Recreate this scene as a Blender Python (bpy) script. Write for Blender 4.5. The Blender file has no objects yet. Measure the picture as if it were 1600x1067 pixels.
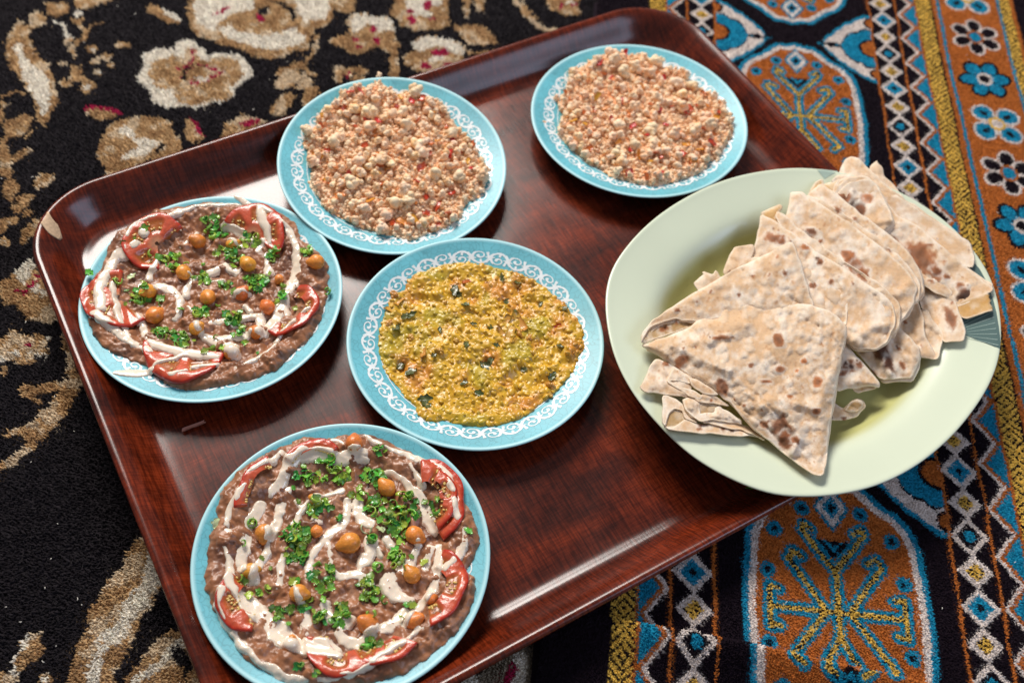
import bpy, bmesh, math, random
import numpy as np
from mathutils import Matrix, Vector
from mathutils.geometry import delaunay_2d_cdt
sc = bpy.context.scene
C = sc.collection
random.seed(7); RNG = np.random.default_rng(7)
# ------------------------------------------------------------------ camera
F_PX, PITCH, ROLL, CAM_Z = 1599.06, 0.96621, 0.10930, 0.67967
fw = np.array([0, math.cos(PITCH), -math.sin(PITCH)]); up0 = np.array([0, math.sin(PITCH), math.cos(PITCH)]); rt0 = np.array([1., 0, 0])
rt = rt0*math.cos(ROLL)+up0*math.sin(ROLL); upv = -rt0*math.sin(ROLL)+up0*math.cos(ROLL)
cam_pos = np.array([0, 0, CAM_Z])
cd = bpy.data.cameras.new('camera'); cam = bpy.data.objects.new('camera', cd); C.objects.link(cam)
M = Matrix(((rt[0], upv[0], -fw[0], 0), (rt[1], upv[1], -fw[1], 0), (rt[2], upv[2], -fw[2], CAM_Z), (0, 0, 0, 1)))
cam.matrix_world = M
cd.sensor_width = 36; cd.lens = 36*F_PX/1600; cd.clip_start = .02; cd.clip_end = 100
cd.dof.use_dof = True; cd.dof.focus_distance = 0.735; cd.dof.aperture_fstop = 5.0
sc.camera = cam
# ------------------------------------------------------------------ world and lights (a tall window behind, room light above)
w = bpy.data.worlds.new("World"); sc.world = w; w.use_nodes = True
bg = w.node_tree.nodes['Background']; bg.inputs[0].default_value = (0.62, 0.64, 0.72, 1); bg.inputs[1].default_value = 0.25
def area(name, loc, target, sx, sy, power, col):
    l = bpy.data.lights.new(name, 'AREA'); l.shape = 'RECTANGLE'; l.size = sx; l.size_y = sy; l.energy = power; l.color = col
    o = bpy.data.objects.new(name, l); C.objects.link(o); o.location = loc
    d = Vector(target)-Vector(loc); o.rotation_euler = d.to_track_quat('-Z', 'Y').to_euler()
    return o
area('window_light', (-1.05, 2.55, 2.25), (0, .5, 0), 1.7, .95, 142, (1.0, .955, .89))
area('side_window_light', (1.85, -.05, 1.6), (.1, .55, 0), 1.3, .9, 15, (.62, .74, 1.0))
sc.view_settings.view_transform = 'Standard'; sc.view_settings.look = 'None'; sc.view_settings.exposure = 0.0; sc.view_settings.gamma = 1
# ------------------------------------------------------------------ helpers
def up(q, z=0.):
    q = np.asarray(q, float)
    d = fw+((q[..., 0]-800)/F_PX)[..., None]*rt-((q[..., 1]-533.5)/F_PX)[..., None]*upv
    t = (np.asarray(z, float)-CAM_Z)/d[..., 2]
    return cam_pos+d*t[..., None]
def topx(P):
    d = P-cam_pos; zz = d@fw
    return np.stack([800+F_PX*(d@rt)/zz, 533.5-F_PX*(d@upv)/zz], -1)
def S(ox, oy, s, pts): return [(ox+x/s, oy+y/s) for x, y in pts]
def h2(ix, iy, seed=0):
    n = (ix.astype(np.int64)*374761393+iy.astype(np.int64)*668265263+seed*1442695041) & 0xffffffff
    n = ((n ^ (n >> 13))*1274126177) & 0xffffffff
    n = ((n ^ (n >> 16))*2246822519) & 0xffffffff
    return ((n ^ (n >> 15)) & 0xffffff)/float(0x1000000)
def vn(x, y, seed=0):
    ix = np.floor(x); iy = np.floor(y); fx = x-ix; fy = y-iy
    fx = fx*fx*(3-2*fx); fy = fy*fy*(3-2*fy); ix = ix.astype(np.int64); iy = iy.astype(np.int64)
    a = h2(ix, iy, seed); b = h2(ix+1, iy, seed); c = h2(ix, iy+1, seed); d = h2(ix+1, iy+1, seed)
    return (a*(1-fx)+b*fx)*(1-fy)+(c*(1-fx)+d*fx)*fy
def fbm(x, y, seed=0, o=4):
    r = 0; a = .5; s = 0
    for i in range(o):
        r = r+a*vn(x, y, seed+i*17); s += a; a *= .5; x = x*2.03+5.1; y = y*2.03+1.7
    return r/s
def worley(x, y, seed=0):
    ix = np.floor(x).astype(np.int64); iy = np.floor(y).astype(np.int64); best = np.full(np.shape(x), 9.); idv = np.zeros(np.shape(x))
    for dx in (-1, 0, 1):
        for dy in (-1, 0, 1):
            px = ix+dx+h2(ix+dx, iy+dy, seed); py = iy+dy+h2(ix+dx, iy+dy, seed+9)
            d = np.hypot(px-x, py-y); m = d < best; best = np.where(m, d, best); idv = np.where(m, h2(ix+dx, iy+dy, seed+21), idv)
    return best, idv
def inside(x, y, P):
    r = np.zeros(np.shape(x), bool); P = np.asarray(P); n = len(P)
    for i in range(n):
        x1, y1 = P[i]; x2, y2 = P[(i+1) % n]
        if y1 == y2: continue
        r ^= ((y1 > y) != (y2 > y)) & (x < (x2-x1)*(y-y1)/(y2-y1)+x1)
    return r
def segd(x, y, a, b):
    dx, dy = b[0]-a[0], b[1]-a[1]; L = dx*dx+dy*dy+1e-18
    t = np.clip(((x-a[0])*dx+(y-a[1])*dy)/L, 0, 1)
    return np.hypot(x-a[0]-t*dx, y-a[1]-t*dy), t
def pld(x, y, P, closed=False):
    P = np.asarray(P); n = len(P); best = np.full(np.shape(x), 1e9)
    for i in range(n if closed else n-1):
        best = np.minimum(best, segd(x, y, P[i], P[(i+1) % n])[0])
    return best
def sdf(x, y, P):
    d = pld(x, y, P, True); return np.where(inside(x, y, P), d, -d)
def chaikin(P, n=2, closed=True):
    P = np.asarray(P, float)
    for _ in range(n):
        Q = np.roll(P, -1, 0) if closed else P[1:]; A = P if closed else P[:-1]
        R = np.empty((2*len(A), P.shape[1])); R[0::2] = .75*A+.25*Q; R[1::2] = .25*A+.75*Q
        if not closed: R = np.vstack([P[:1], R, P[-1:]])
        P = R
    return P
def mk(name, V, F, mat, parent=None, col=None, smooth=True, mats=None, midx=None):
    me = bpy.data.meshes.new(name); V = np.asarray(V, np.float32)
    Fs = F if isinstance(F, list) else [F]
    Fs = [np.asarray(f, np.int32) for f in Fs if len(f)]
    me.vertices.add(len(V)); me.vertices.foreach_set('co', V.ravel())
    nl = sum(f.size for f in Fs); nf = sum(len(f) for f in Fs)
    me.loops.add(nl); me.loops.foreach_set('vertex_index', np.concatenate([f.ravel() for f in Fs]))
    st = []; o = 0
    for f in Fs:
        st.append(o+np.arange(len(f))*f.shape[1]); o += f.size
    me.polygons.add(nf); me.polygons.foreach_set('loop_start', np.concatenate(st).astype(np.int32))
    me.update(calc_edges=True)
    me.polygons.foreach_set('use_smooth', np.full(nf, smooth))
    if col is not None:
        ca = me.color_attributes.new('Col', 'FLOAT_COLOR', 'POINT')
        c = np.ones((len(V), 4), np.float32); c[:, :3] = col; ca.data.foreach_set('color', c.ravel())
    me.materials.append(mat); me.validate()
    ob = bpy.data.objects.new(name, me); C.objects.link(ob)
    if parent is not None: ob.parent = parent
    return ob
def tag(o, label=None, cat=None, group=None, kind=None):
    if label: o['label'] = label
    if cat: o['category'] = cat
    if group: o['group'] = group
    if kind: o['kind'] = kind
    return o
def empty(name, loc=(0, 0, 0)):
    o = bpy.data.objects.new(name, None); C.objects.link(o); o.location = loc; o.empty_display_size = .01; return o
def gridF(n, m, wrap=False):
    i = np.arange(n-1)[:, None]; j = np.arange(m if wrap else m-1)[None, :]; j2 = (j+1) % m
    return np.stack(np.broadcast_arrays(i*m+j, i*m+j2, (i+1)*m+j2, (i+1)*m+j), -1).reshape(-1, 4)
# ------------------------------------------------------------------ materials
def mat(name, col=(.5, .5, .5), rough=.5, vcol=False, noise=0., nscale=200., bump=0., bscale=600., coat=0., crough=.1, spec=.5, sss=0., ssc=(1, .5, .3), rnd=0., sheen=0.):
    m = bpy.data.materials.new(name); m.use_nodes = True; nt = m.node_tree; N = nt.nodes; L = nt.links; b = N['Principled BSDF']
    b.inputs['Roughness'].default_value = rough; b.inputs['Specular IOR Level'].default_value = spec
    b.inputs['Coat Weight'].default_value = coat; b.inputs['Coat Roughness'].default_value = crough
    if sss: b.inputs['Subsurface Weight'].default_value = sss; b.inputs['Subsurface Scale'].default_value = .004; b.inputs['Subsurface Radius'].default_value = ssc
    if sheen: b.inputs['Sheen Weight'].default_value = sheen; b.inputs['Sheen Roughness'].default_value = .5
    tc = N.new('ShaderNodeTexCoord')
    if vcol:
        a = N.new('ShaderNodeAttribute'); a.attribute_name = 'Col'; out = a.outputs['Color']
    else:
        r = N.new('ShaderNodeRGB'); r.outputs[0].default_value = (*col, 1); out = r.outputs[0]
    if noise:
        n = N.new('ShaderNodeTexNoise'); n.inputs['Scale'].default_value = nscale; n.inputs['Detail'].default_value = 5
        L.new(tc.outputs['Object'], n.inputs['Vector'])
        mr = N.new('ShaderNodeMapRange'); mr.inputs[1].default_value = .25; mr.inputs[2].default_value = .75; mr.inputs[3].default_value = 1-noise; mr.inputs[4].default_value = 1+noise
        L.new(n.outputs['Fac'], mr.inputs[0])
        v = N.new('ShaderNodeVectorMath'); v.operation = 'SCALE'; L.new(out, v.inputs[0]); L.new(mr.outputs[0], v.inputs['Scale']); out = v.outputs[0]
    if rnd:
        oi = N.new('ShaderNodeObjectInfo'); hs = N.new('ShaderNodeHueSaturation')
        for k, (lo, hi) in {'Hue': (.5-rnd*.06, .5+rnd*.06), 'Value': (1-rnd*.3, 1+rnd*.3)}.items():
            mr = N.new('ShaderNodeMapRange'); mr.inputs[3].default_value = lo; mr.inputs[4].default_value = hi
            if k == 'Value':
                q = N.new('ShaderNodeMath'); q.operation = 'MULTIPLY'; q.inputs[1].default_value = 7.31; L.new(oi.outputs['Random'], q.inputs[0])
                q2 = N.new('ShaderNodeMath'); q2.operation = 'FRACT'; L.new(q.outputs[0], q2.inputs[0]); L.new(q2.outputs[0], mr.inputs[0])
            else: L.new(oi.outputs['Random'], mr.inputs[0])
            L.new(mr.outputs[0], hs.inputs[k])
        L.new(out, hs.inputs['Color']); out = hs.outputs[0]
    L.new(out, b.inputs['Base Color'])
    if bump:
        n = N.new('ShaderNodeTexNoise'); n.inputs['Scale'].default_value = bscale; n.inputs['Detail'].default_value = 4
        L.new(tc.outputs['Object'], n.inputs['Vector'])
        bp = N.new('ShaderNodeBump'); bp.inputs['Strength'].default_value = 1; bp.inputs['Distance'].default_value = bump
        L.new(n.outputs['Fac'], bp.inputs['Height']); L.new(bp.outputs[0], b.inputs['Normal'])
    return m
# ------------------------------------------------------------------ floor under the rugs
tag(mk('floor', [(-3, -3, -.012), (3, -3, -.012), (3, 4, -.012), (-3, 4, -.012)], np.array([[0, 1, 2, 3]]), mat('floor_tiles', (.35, .3, .25), .5, noise=.15, nscale=5)), kind='structure')
# ------------------------------------------------------------------ floral carpet
BLK = (.017, .013, .016); TAN = (.56, .355, .175); CRE = (.88, .80, .68); RED = (.42, .012, .07); GRY = (.30, .24, .17)
FL = []
def P_(c, ox, oy, s, pts, col): FL.append(('p', up(S(ox, oy, s, pts), 0.)[:, :2], col))
def L_(ox, oy, s, pts, wd, col):
    q = up(S(ox, oy, s, pts), 0.)[:, :2]; k = .00062/s
    if not hasattr(wd, '__len__'): wd = [wd]*len(pts)
    FL.append(('l', q, col, [v*k*.5 for v in wd]))
def B_(ox, oy, s, x, y, rx, ry, col, ang=0.):
    a = math.radians(ang); t = np.linspace(0, 2*np.pi, 14)[:-1]
    pts = [(x+rx*math.cos(v)*math.cos(a)-ry*math.sin(v)*math.sin(a), y+rx*math.cos(v)*math.sin(a)+ry*math.sin(v)*math.cos(a)) for v in t]
    FL.append(('p', up(S(ox, oy, s, pts), 0.)[:, :2], col))
z6 = (0, 0, 4.445)
P_(0, *z6, [(150,130),(190,200),(210,270),(250,350),(320,430),(370,500),(390,600),(400,690),(360,780),(300,860),(250,850),(245,780),(240,720),(200,640),(160,570),(100,480),(40,370),(20,290),(60,210),(110,140)], TAN)
P_(0, *z6, [(190,400),(260,470),(330,520),(335,600),(345,700),(320,780),(280,800),(260,720),(210,620),(170,540),(120,400),(90,300),(140,300)], CRE)
P_(0, *z6, [(200,100),(270,70),(330,110),(320,160),(250,180),(200,200),(185,170)], TAN)
P_(0, *z6, [(300,20),(400,20),(450,-10),(490,40),(460,80),(380,105),(340,90)], TAN)
P_(0, *z6, [(510,-40),(800,-40),(760,0),(680,30),(560,55),(530,60)], TAN)
B_(*z6, 540, 90, 40, 16, CRE); L_(*z6, [(390,140),(430,165),(460,210),(480,250)], 26, CRE); B_(*z6, 470, 280, 28, 24, TAN)
B_(*z6, 530, 135, 32, 22, TAN); L_(*z6, [(530,130),(560,190),(600,200),(640,160),(740,135)], [34,36,30,28,12], TAN); L_(*z6, [(600,210),(560,280),(500,330),(510,400)], [40,38,34,24], TAN)
for a in [(640,335,42,36),(670,415,38,22),(850,300,62,30),(745,385,36,28),(780,440,34,22),(430,440,42,20),(535,475,52,36),(455,570,44,32),(540,530,62,22),(605,590,56,34),(680,495,38,24),(600,632,20,10)]: B_(*z6, *a, TAN)
B_(*z6, 650, 350, 22, 16, CRE); B_(*z6, 690, 495, 20, 12, CRE); B_(*z6, 600, 600, 22, 14, CRE)
L_(*z6, [(30,660),(100,630),(160,635)], 24, TAN); L_(*z6, [(40,700),(10,740),(0,800),(0,860)], [30,30,36,20], TAN); B_(*z6, 110, 870, 120, 62, TAN, -35)
L_(*z6, [(5,960),(10,1067)], 50, TAN); B_(*z6, 160, 1050, 62, 22, TAN, -15); L_(*z6, [(240,880),(170,935)], 16, TAN)
B_(*z6, 710, 765, 138, 40, RED, 6); B_(*z6, 700, 785, 110, 32, TAN, 6)
z1 = (0, 0, 3.194)
P_(0, *z1, [(735,20),(790,25),(870,60),(915,95),(870,118),(800,100),(740,60)], TAN); P_(0, *z1, [(800,30),(880,62),(912,95),(870,90),(820,60)], CRE)
P_(0, *z1, [(940,60),(960,-60),(1680,-60),(1660,60),(1640,120),(1560,150),(1540,240),(1460,250),(1400,285),(1300,285),(1200,240),(1080,200),(1020,190),(960,150)], TAN)
P_(0, *z1, [(970,20),(1000,-60),(1290,-60),(1270,40),(1150,70),(1080,120),(1120,180),(1210,210),(1300,240),(1420,240),(1500,210),(1535,180),(1480,130),(1400,165),(1300,170),(1170,120),(1060,150),(980,110)], CRE)
P_(0, *z1, [(1440,-60),(1660,-60),(1620,90),(1520,100),(1490,40)], CRE)
B_(*z1, 1290, 125, 130, 36, TAN); B_(*z1, 1300, 85, 24, 16, RED); B_(*z1, 1315, 48, 30, 16, BLK, -30); L_(*z1, [(1330,-5),(1410,12),(1460,50),(1480,95)], [10,24,26,20], BLK); L_(*z1, [(1070,60),(1140,30)], 20, RED)
P_(0, *z1, [(710,260),(780,230),(880,240),(890,200),(960,190),(1030,240),(1040,260),(1100,255),(1200,270),(1250,320),(1265,370),(1210,410),(1170,440),(1160,480),(1100,510),(1060,500),(1000,530),(900,530),(820,535),(760,500),(750,450),(700,420),(685,380),(720,320)], CRE)
P_(0, *z1, [(770,300),(850,265),(915,290),(925,235),(980,230),(1010,290),(1100,275),(1190,300),(1215,370),(1150,420),(1155,485),(1060,495),(960,522),(880,490),(870,440),(780,430),(740,370)], TAN)
for l, wd in [([(962,240),(965,290),(930,330),(910,385)], 20), ([(1000,315),(1070,330)], 18), ([(1030,390),(1110,345)], 20), ([(870,325),(900,345)], 14), ([(960,405),(1050,395)], 16)]: L_(*z1, l, wd, RED)
L_(*z1, [(950,330),(915,355),(920,395)], 16, BLK); L_(*z1, [(960,318),(1010,322)], 12, BLK); B_(*z1, 980, 368, 46, 30, TAN); B_(*z1, 1020, 385, 34, 16, CRE)
P_(0, *z1, [(480,740),(500,680),(560,610),(650,580),(760,575),(850,600),(850,640),(900,680),(905,740),(830,790),(740,790),(650,840),(520,870),(530,820),(480,790)], TAN)
P_(0, *z1, [(610,615),(690,680),(770,680),(800,710),(720,765),(620,795),(600,770),(690,725),(660,690),(600,650)], CRE)
B_(*z1, 790, 740, 40, 10, BLK, -30)
P_(0, *z1, [(930,590),(980,590),(1025,660),(970,722),(930,665)], TAN); L_(*z1, [(965,590),(1018,668)], 18, RED)
P_(0, *z1, [(1100,680),(1130,610),(1200,555),(1330,600),(1230,660),(1120,720)], TAN); B_(*z1, 1255, 605, 50, 16, RED, -15)
for a in [(1425,400,50,32,0),(1440,350,36,22,0),(1500,400,36,34,0),(1545,362,44,14,10),(1415,505,66,36,-45),(1560,450,40,30,0),(1545,510,52,26,-60),(1480,320,34,14,0)]: B_(*z1, *a[:4], TAN, a[4])
L_(*z1, [(1585,180),(1560,260),(1500,330)], [30,26,20], TAN)
for a in [(45,935,36,52,0),(215,895,52,34,-15),(110,1000,64,34,-30),(20,770,30,70,0),(90,770,66,18,-35),(25,850,40,40,0),(150,745,20,10,0)]: B_(*z1, *a[:4], TAN, a[4])
zb = (0, 220, 3.81)
for a in [(50,475,66,36,-30),(20,585,34,22,0),(200,500,92,34,-40),(160,565,50,16,-25),(0,500,30,60,0),(60,290,34,50,0),(120,370,62,30,-45),(170,412,30,16,-30)]: B_(*zb, *a[:4], TAN, a[4])
P_(0, *zb, [(-20,830),(60,800),(100,740),(180,695),(230,730),(260,790),(310,900),(370,1067),(160,1067),(90,980),(0,960)], TAN)
P_(0, *zb, [(100,740),(180,695),(235,735),(170,800),(140,850),(85,800)], CRE); B_(*zb, 240, 885, 44, 24, CRE, 20)
for a in [(190,855,64,12,-40),(115,882,52,9,0),(240,792,32,12,20),(275,970,34,10,0)]: B_(*zb, *a[:4], RED, a[4])
zc = (0, 480, 3.81)
P_(0, *zc, [(90,-40),(340,-40),(350,60),(280,90),(170,45)], TAN)
P_(0, *zc, [(-20,180),(80,120),(150,150),(230,130),(290,180),(255,215),(290,240),(250,262),(200,270),(200,315),(120,330),(60,300),(-20,310)], TAN)
for a in [(268,175,24,18,0),(80,272,32,14,0),(15,302,26,16,0),(228,265,62,7,-5)]: B_(*zc, *a[:4], CRE, a[4])
B_(*zc, 158, 212, 17, 12, RED); B_(*zc, 22, 375, 34, 36, TAN)
L_(*zc, [(370,160),(400,240),(430,330),(430,430),(390,530),(290,650),(200,740),(190,800),(110,870),(50,920),(-20,935)], [30,36,48,80,90,110,95,50,48,50,40], TAN)
L_(*zc, [(400,460),(300,460),(220,490),(140,460)], [70,66,50,36], TAN); L_(*zc, [(150,500),(240,560)], [26,30], TAN); L_(*zc, [(200,720),(110,715),(40,735)], [50,36,34], TAN)
zd = (0, 800, 3.997)
P_(0, *zd, [(900,110),(960,180),(1020,350),(1040,440),(990,510),(930,570),(880,660),(860,760),(780,880),(720,980),(690,1150),(410,1150),(450,930),(500,760),(560,600),(640,460),(740,340),(800,230),(830,180)], TAN)
L_(*zd, [(950,250),(970,400),(880,500),(790,650),(690,800),(620,880),(560,1100)], [50,80,90,70,60,50,50], CRE); L_(*zd, [(780,660),(620,770)], 34, CRE)
P_(0, *zd, [(720,1150),(770,1067),(830,960),(920,850),(1010,760),(1130,690),(1190,800),(1080,920),(1145,960),(1150,1150)], TAN)
L_(*zd, [(1140,790),(1050,880),(1000,920),(850,1040)], [40,44,40,44], CRE); B_(*zd, 1100, 880, 22, 52, BLK, 20)
P_(0, *zd, [(1170,1000),(1250,930),(1300,1150),(1170,1150)], TAN)
P_(0, *zd, [(150,760),(260,725),(285,850),(190,940),(90,1015),(50,960),(80,880)], TAN); L_(*zd, [(170,750),(140,830),(60,930),(80,1000)], [30,20,20,50], CRE)
B_(*zd, 30, 1040, 80, 36, TAN); B_(*zd, 290, 1030, 46, 52, TAN); L_(*zd, [(300,980),(270,1050)], 26, CRE)
z4 = (400, 0, 2.668)
P_(0, *z4, [(320,150),(390,130),(375,80),(420,45),(490,60),(560,70),(580,120),(560,140),(600,180),(580,220),(500,190),(440,220),(380,210),(310,170)], TAN)
P_(0, *z4, [(385,95),(420,48),(490,62),(560,75),(580,125),(520,125),(470,100),(430,125),(395,125)], CRE)
for a in [(410,160,15,10),(430,188,13,9),(490,115,15,14),(508,162,15,14)]: B_(*z4, *a, RED)
L_(*z4, [(572,200),(578,310)], [30,44], TAN)
P_(0, *z4, [(555,40),(600,-40),(810,-40),(805,100),(740,122),(660,122),(600,100)], TAN); P_(0, *z4, [(620,10),(640,-40),(800,-40),(780,10),(720,20),(700,55),(640,55)], CRE)
B_(*z4, 705, 50, 26, 16, CRE)
for a in [(652,76,12,18),(640,42,20,9),(715,18,16,20),(735,66,14,8)]: B_(*z4, *a, RED)
P_(0, *z4, [(620,230),(660,200),(650,160),(720,145),(800,155),(850,170),(875,220),(860,260),(800,300),(740,310),(680,290),(620,260)], TAN)
P_(0, *z4, [(652,165),(720,148),(800,155),(850,175),(872,225),(820,212),(760,188),(690,210),(660,195)], CRE)
for a in [(772,213,32,16),(715,272,20,12),(797,264,16,16)]: B_(*z4, *a, RED)
B_(*z4, 755, 240, 32, 15, CRE)
for a in [(350,288,36,26,0),(425,288,46,18,0),(345,322,28,14,0),(425,322,28,14,0),(110,430,56,34,-50),(130,300,50,28,0),(200,340,40,24,0),(225,390,46,26,-50),(190,268,40,12,20),(370,15,46,36,0),(340,300,20,20,0)]: B_(*z4, *a[:4], TAN, a[4])
B_(*z4, 385, 305, 8, 16, RED)
P_(0, *z4, [(815,100),(860,100),(910,84),(960,110),(1015,172),(960,182),(890,180),(850,140)], TAN); L_(*z4, [(865,190),(900,215),(980,208)], [14,18,20], TAN)
L_(*z4, [(880,-10),(875,60)], [26,30], TAN); B_(*z4, 930, 8, 26, 34, TAN); L_(*z4, [(1080,-20),(1130,50),(1180,100),(1260,132)], [30,36,34,34], TAN)
P_(0, *z4, [(1200,-20),(1350,-20),(1345,60),(1290,62),(1230,32)], TAN); B_(*z4, 1275, 20, 12, 16, RED); B_(*z4, 1332, 8, 12, 9, RED); B_(*z4, 1310, 2, 30, 8, CRE)
FL.append(('p', up([(720,1100),(760,1030),(800,1005),(840,990),(833,1100)], 0.)[:, :2], GRY))
L_(0, 0, 1, [(815,1025),(812,1080)], 14, CRE); L_(0, 0, 1, [(800,1040),(795,1067)], 8, RED); L_(0, 0, 1, [(735,1060),(720,1090)], 14, CRE)
def floral(x, y):
    wx = x+.0034*(vn(x*420, y*420, 1)-.5)+.0075*(fbm(x*120, y*120, 3, 3)-.5); wy = y+.0034*(vn(x*420, y*420, 2)-.5)+.0075*(fbm(x*120, y*120, 4, 3)-.5)
    c = np.tile(np.array(BLK), (len(x), 1))
    for e in FL:
        q = e[1]; mg = .02
        m = np.where((wx > q[:, 0].min()-mg) & (wx < q[:, 0].max()+mg) & (wy > q[:, 1].min()-mg) & (wy < q[:, 1].max()+mg))[0]
        if not len(m): continue
        if e[0] == 'p': k = inside(wx[m], wy[m], q)
        else:
            k = np.zeros(len(m), bool)
            for i in range(len(q)-1):
                d, t = segd(wx[m], wy[m], q[i], q[i+1]); k |= d < e[3][i]*(1-t)+e[3][i+1]*t
        c[m[k]] = e[2]
    tn = (c[:, 0] > .52) & (c[:, 0] < .60); f = fbm(x*95, y*95, 61, 3); c[tn & (f > .60)] = (.72, .56, .38); c[tn & (f < .40)] = (.43, .25, .115)
    return c
# ------------------------------------------------------------------ prayer rug pattern in rug coordinates (u across, v along)
ORA = (.46, .135, .028); BLU = (.012, .25, .40); WHI = (.72, .62, .56); YEL = (.74, .46, .085); DBK = (.011, .006, .010)
TH1 = .0179
def rug_uv(x, y):
    u = x-TH1*(y-.27)-.2446
    u = u*(1+.045*np.clip((y-.35)/.5, 0, 1))
    return u+.0007*(fbm(x*60, y*60, 31, 2)-.5)*2, y+.0007*(fbm(x*60, y*60, 32, 2)-.5)*2
def weave(u, v, sc_=.0064):
    b = (np.floor(v/.0170).astype(int)+np.floor((u-.1412)/.00815).astype(int)) % 2
    s = np.where(b == 0, u+v, u-v)/sc_
    f = (s % 1) > .33
    return f
MED = [(0,.108),(.010,.1045),(.020,.105),(.030,.095),(.038,.087),(.050,.080),(.0590,.068),(.0640,.054),(.0660,.03),(.0676,-.001)]
MEDP = MED+[(a, -b) for a, b in MED[::-1]]; MEDP = MEDP+[(-a, b) for a, b in MEDP[::-1]]
SP = [[(0,.030),(0,-.018)], [(0,.030),(.0225,.060),(.0215,.065),(.0155,.061)], [(.009,.002),(.0335,.0365),(.0305,.0425),(.0235,.039)], [(0,0),(.047,0)], [(.0475,.014),(.0475,-.014)],
      [(.0475,.014),(.041,.0125)], [(.0475,-.014),(.041,-.0125)], [(.009,-.001),(.036,-.037),(.030,-.043)], [(0,-.018),(.015,-.043),(.009,-.0475)]]
def rug_color(u0, v0):
    u = u0; au = np.abs(u); v = v0; n = len(u)
    c = np.tile(np.array(DBK), (n, 1))
    def put(m, col): c[m] = col
    # medallions
    for vc, fl in ((.269, 1), (.518, 1), (.767, 1), (1.0115, -1)):
        dv = (v-vc)*fl
        m = np.where((au < .07) & (np.abs(dv) < .112))[0]
        if not len(m): continue
        a = au[m]; d_ = dv[m]; sd = sdf(a, d_, MEDP)
        cc = c[m]
        cc[sd > 0] = BLU; cc[sd > .0045] = WHI; cc[sd > .0098] = ORA
        for cx, cy in ((.0215,.077),(.043,.058),(.0485,.0265),(.049,-.026),(.0225,-.077),(.043,-.058)):
            r = np.hypot(a-cx, d_-cy); cc[r < .0060] = BLU; cc[r < .0024] = DBK
        sgn = np.sign(d_); ad = np.abs(d_)
        q = a/.0115+np.abs(ad-.080)/.0165
        cc[q < 1.18] = BLU; cc[q < .95] = WHI; cc[q < .58] = BLU; cc[q < .28] = DBK
        tri = (ad < .0535) & (a < (ad-.0395)*.9) & (sd > .01); cc[tri] = DBK
        tri = (ad < .0535) & (a < (ad-.0445)*.8) & (a > (ad-.049)*1.2); cc[tri] = BLU
        best = np.full(len(m), 9.)
        for pl in SP: best = np.minimum(best, pld(a, d_, pl))
        cc[best < .0050] = BLU
        yl = best < .0020
        ch = ((a*.55+d_)/.0030 % 1) > .33
        cc[yl] = DBK; cc[yl & ch] = YEL
        c[m] = cc
    # gul corners
    for vc in (.3875, .632, .879, 1.125, .14):
        wv = v-vc; wu = .086-au
        m = np.where((wu > -.001) & (wu < .062) & (np.abs(wv) < .056))[0]
        if not len(m): continue
        a = wu[m]; b = np.abs(wv[m]-a*.25*np.sign(u[m])*1.0*0+0)
        pr = np.interp(a, [0,.010,.020,.031,.041,.050,.0565], [.053,.050,.042,.034,.023,.013,0])
        pr = pr+.0017*np.abs(np.sin(a*280))
        dd = (pr-b)*.78
        cc = c[m]
        cc[dd > 0] = BLU; cc[dd > .0040] = WHI; 
        pr2 = np.interp(a, [0,.012,.024,.032,.036], [.027,.025,.018,.010,-.002])+.0028*np.abs(np.sin(a*190))
        d2 = pr2-b
        cc[d2 > -.0022] = DBK; cc[d2 > 0] = BLU
        r = np.hypot(a*1.0, b*1.15); cc[r < .0165] = DBK; cc[r < .0135] = ORA
        r = np.hypot(a, b-.040); cc[r < .0088] = DBK; cc[r < .0062] = ORA
        r = np.hypot(a-.046, b); cc[r < .0040] = DBK
        c[m] = cc
    wob = .0006*np.sin(v*90)
    # black panel of the diamond column
    put((au > .086) & (au < .1600), DBK)
    left = u < 0
    ph = np.where(left, .2870, .3910)
    PD = .1072
    k = ((v-ph)/PD*4); kk = np.round(k).astype(int); kr = kk % 4
    for off in (0, 1, 2, 3):
        # 0 blue, 1 yellow, 2 black, 3 yellow
        for dk in (-1, 0, 1):
            kc = kk+dk; m = (kc % 4) == off
            cen = ph+kc*PD/4
            big = off in (0, 2)
            hw, hh = (.0145, .0158) if big else (.0130, .0128)
            q = np.abs(au-.1010-wob)/hw+np.abs(v-cen)/hh
            put(m & (q < 1.02), WHI)
            if off == 0: put(m & (q < .66), BLU); put(m & (q < .22), DBK)
            elif off == 2: put(m & (q < .68), DBK); put(m & (np.hypot((au-.101)/.0042, (v-cen)/.0050) < 1), BLU)
            else:
                inn = m & (q < .55); put(inn, YEL); put(inn & (((u*.4+v)/.0032 % 1) > .68), DBK)
    # zigzag
    z = np.where(left, v+.012, v)
    tz = np.abs((((z-.3431)/.0385+.5) % 1)-.5)*2      # 0 at apex, 1 at valley
    zx = .1345-.0150*tz
    lat = au-zx
    put((lat > -.0024) & (lat < .0012) & (au > .116) & (au < .137), WHI)
    put((lat > .0012) & (lat < .0048) & (au > .116) & (au < .1405), ORA)
    put((lat > .0048) & (au < .1388) & (au > .116), BLU)
    put((au > .1388) & (au < .1412), ORA)
    put(np.abs(au-.0862-wob) < .0013, ORA); put(np.abs(au-.1168-wob) < .0012, ORA)
    bnd = (au > .1412) & (au < .1575); put(bnd & weave(au, v), YEL)
    R = u > 0
    put(R & (u > .1592), ORA); put(R & (u > .1645) & (u < .1680), BLU)
    FU = .2015
    kf = np.round((v-.5215)/.0658); ty = kf.astype(int) % 3; cen = .5215+kf*.0658
    du = u-FU; dv = v-cen; r = np.hypot(du, dv*.94); th = np.arctan2(dv, du)
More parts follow.
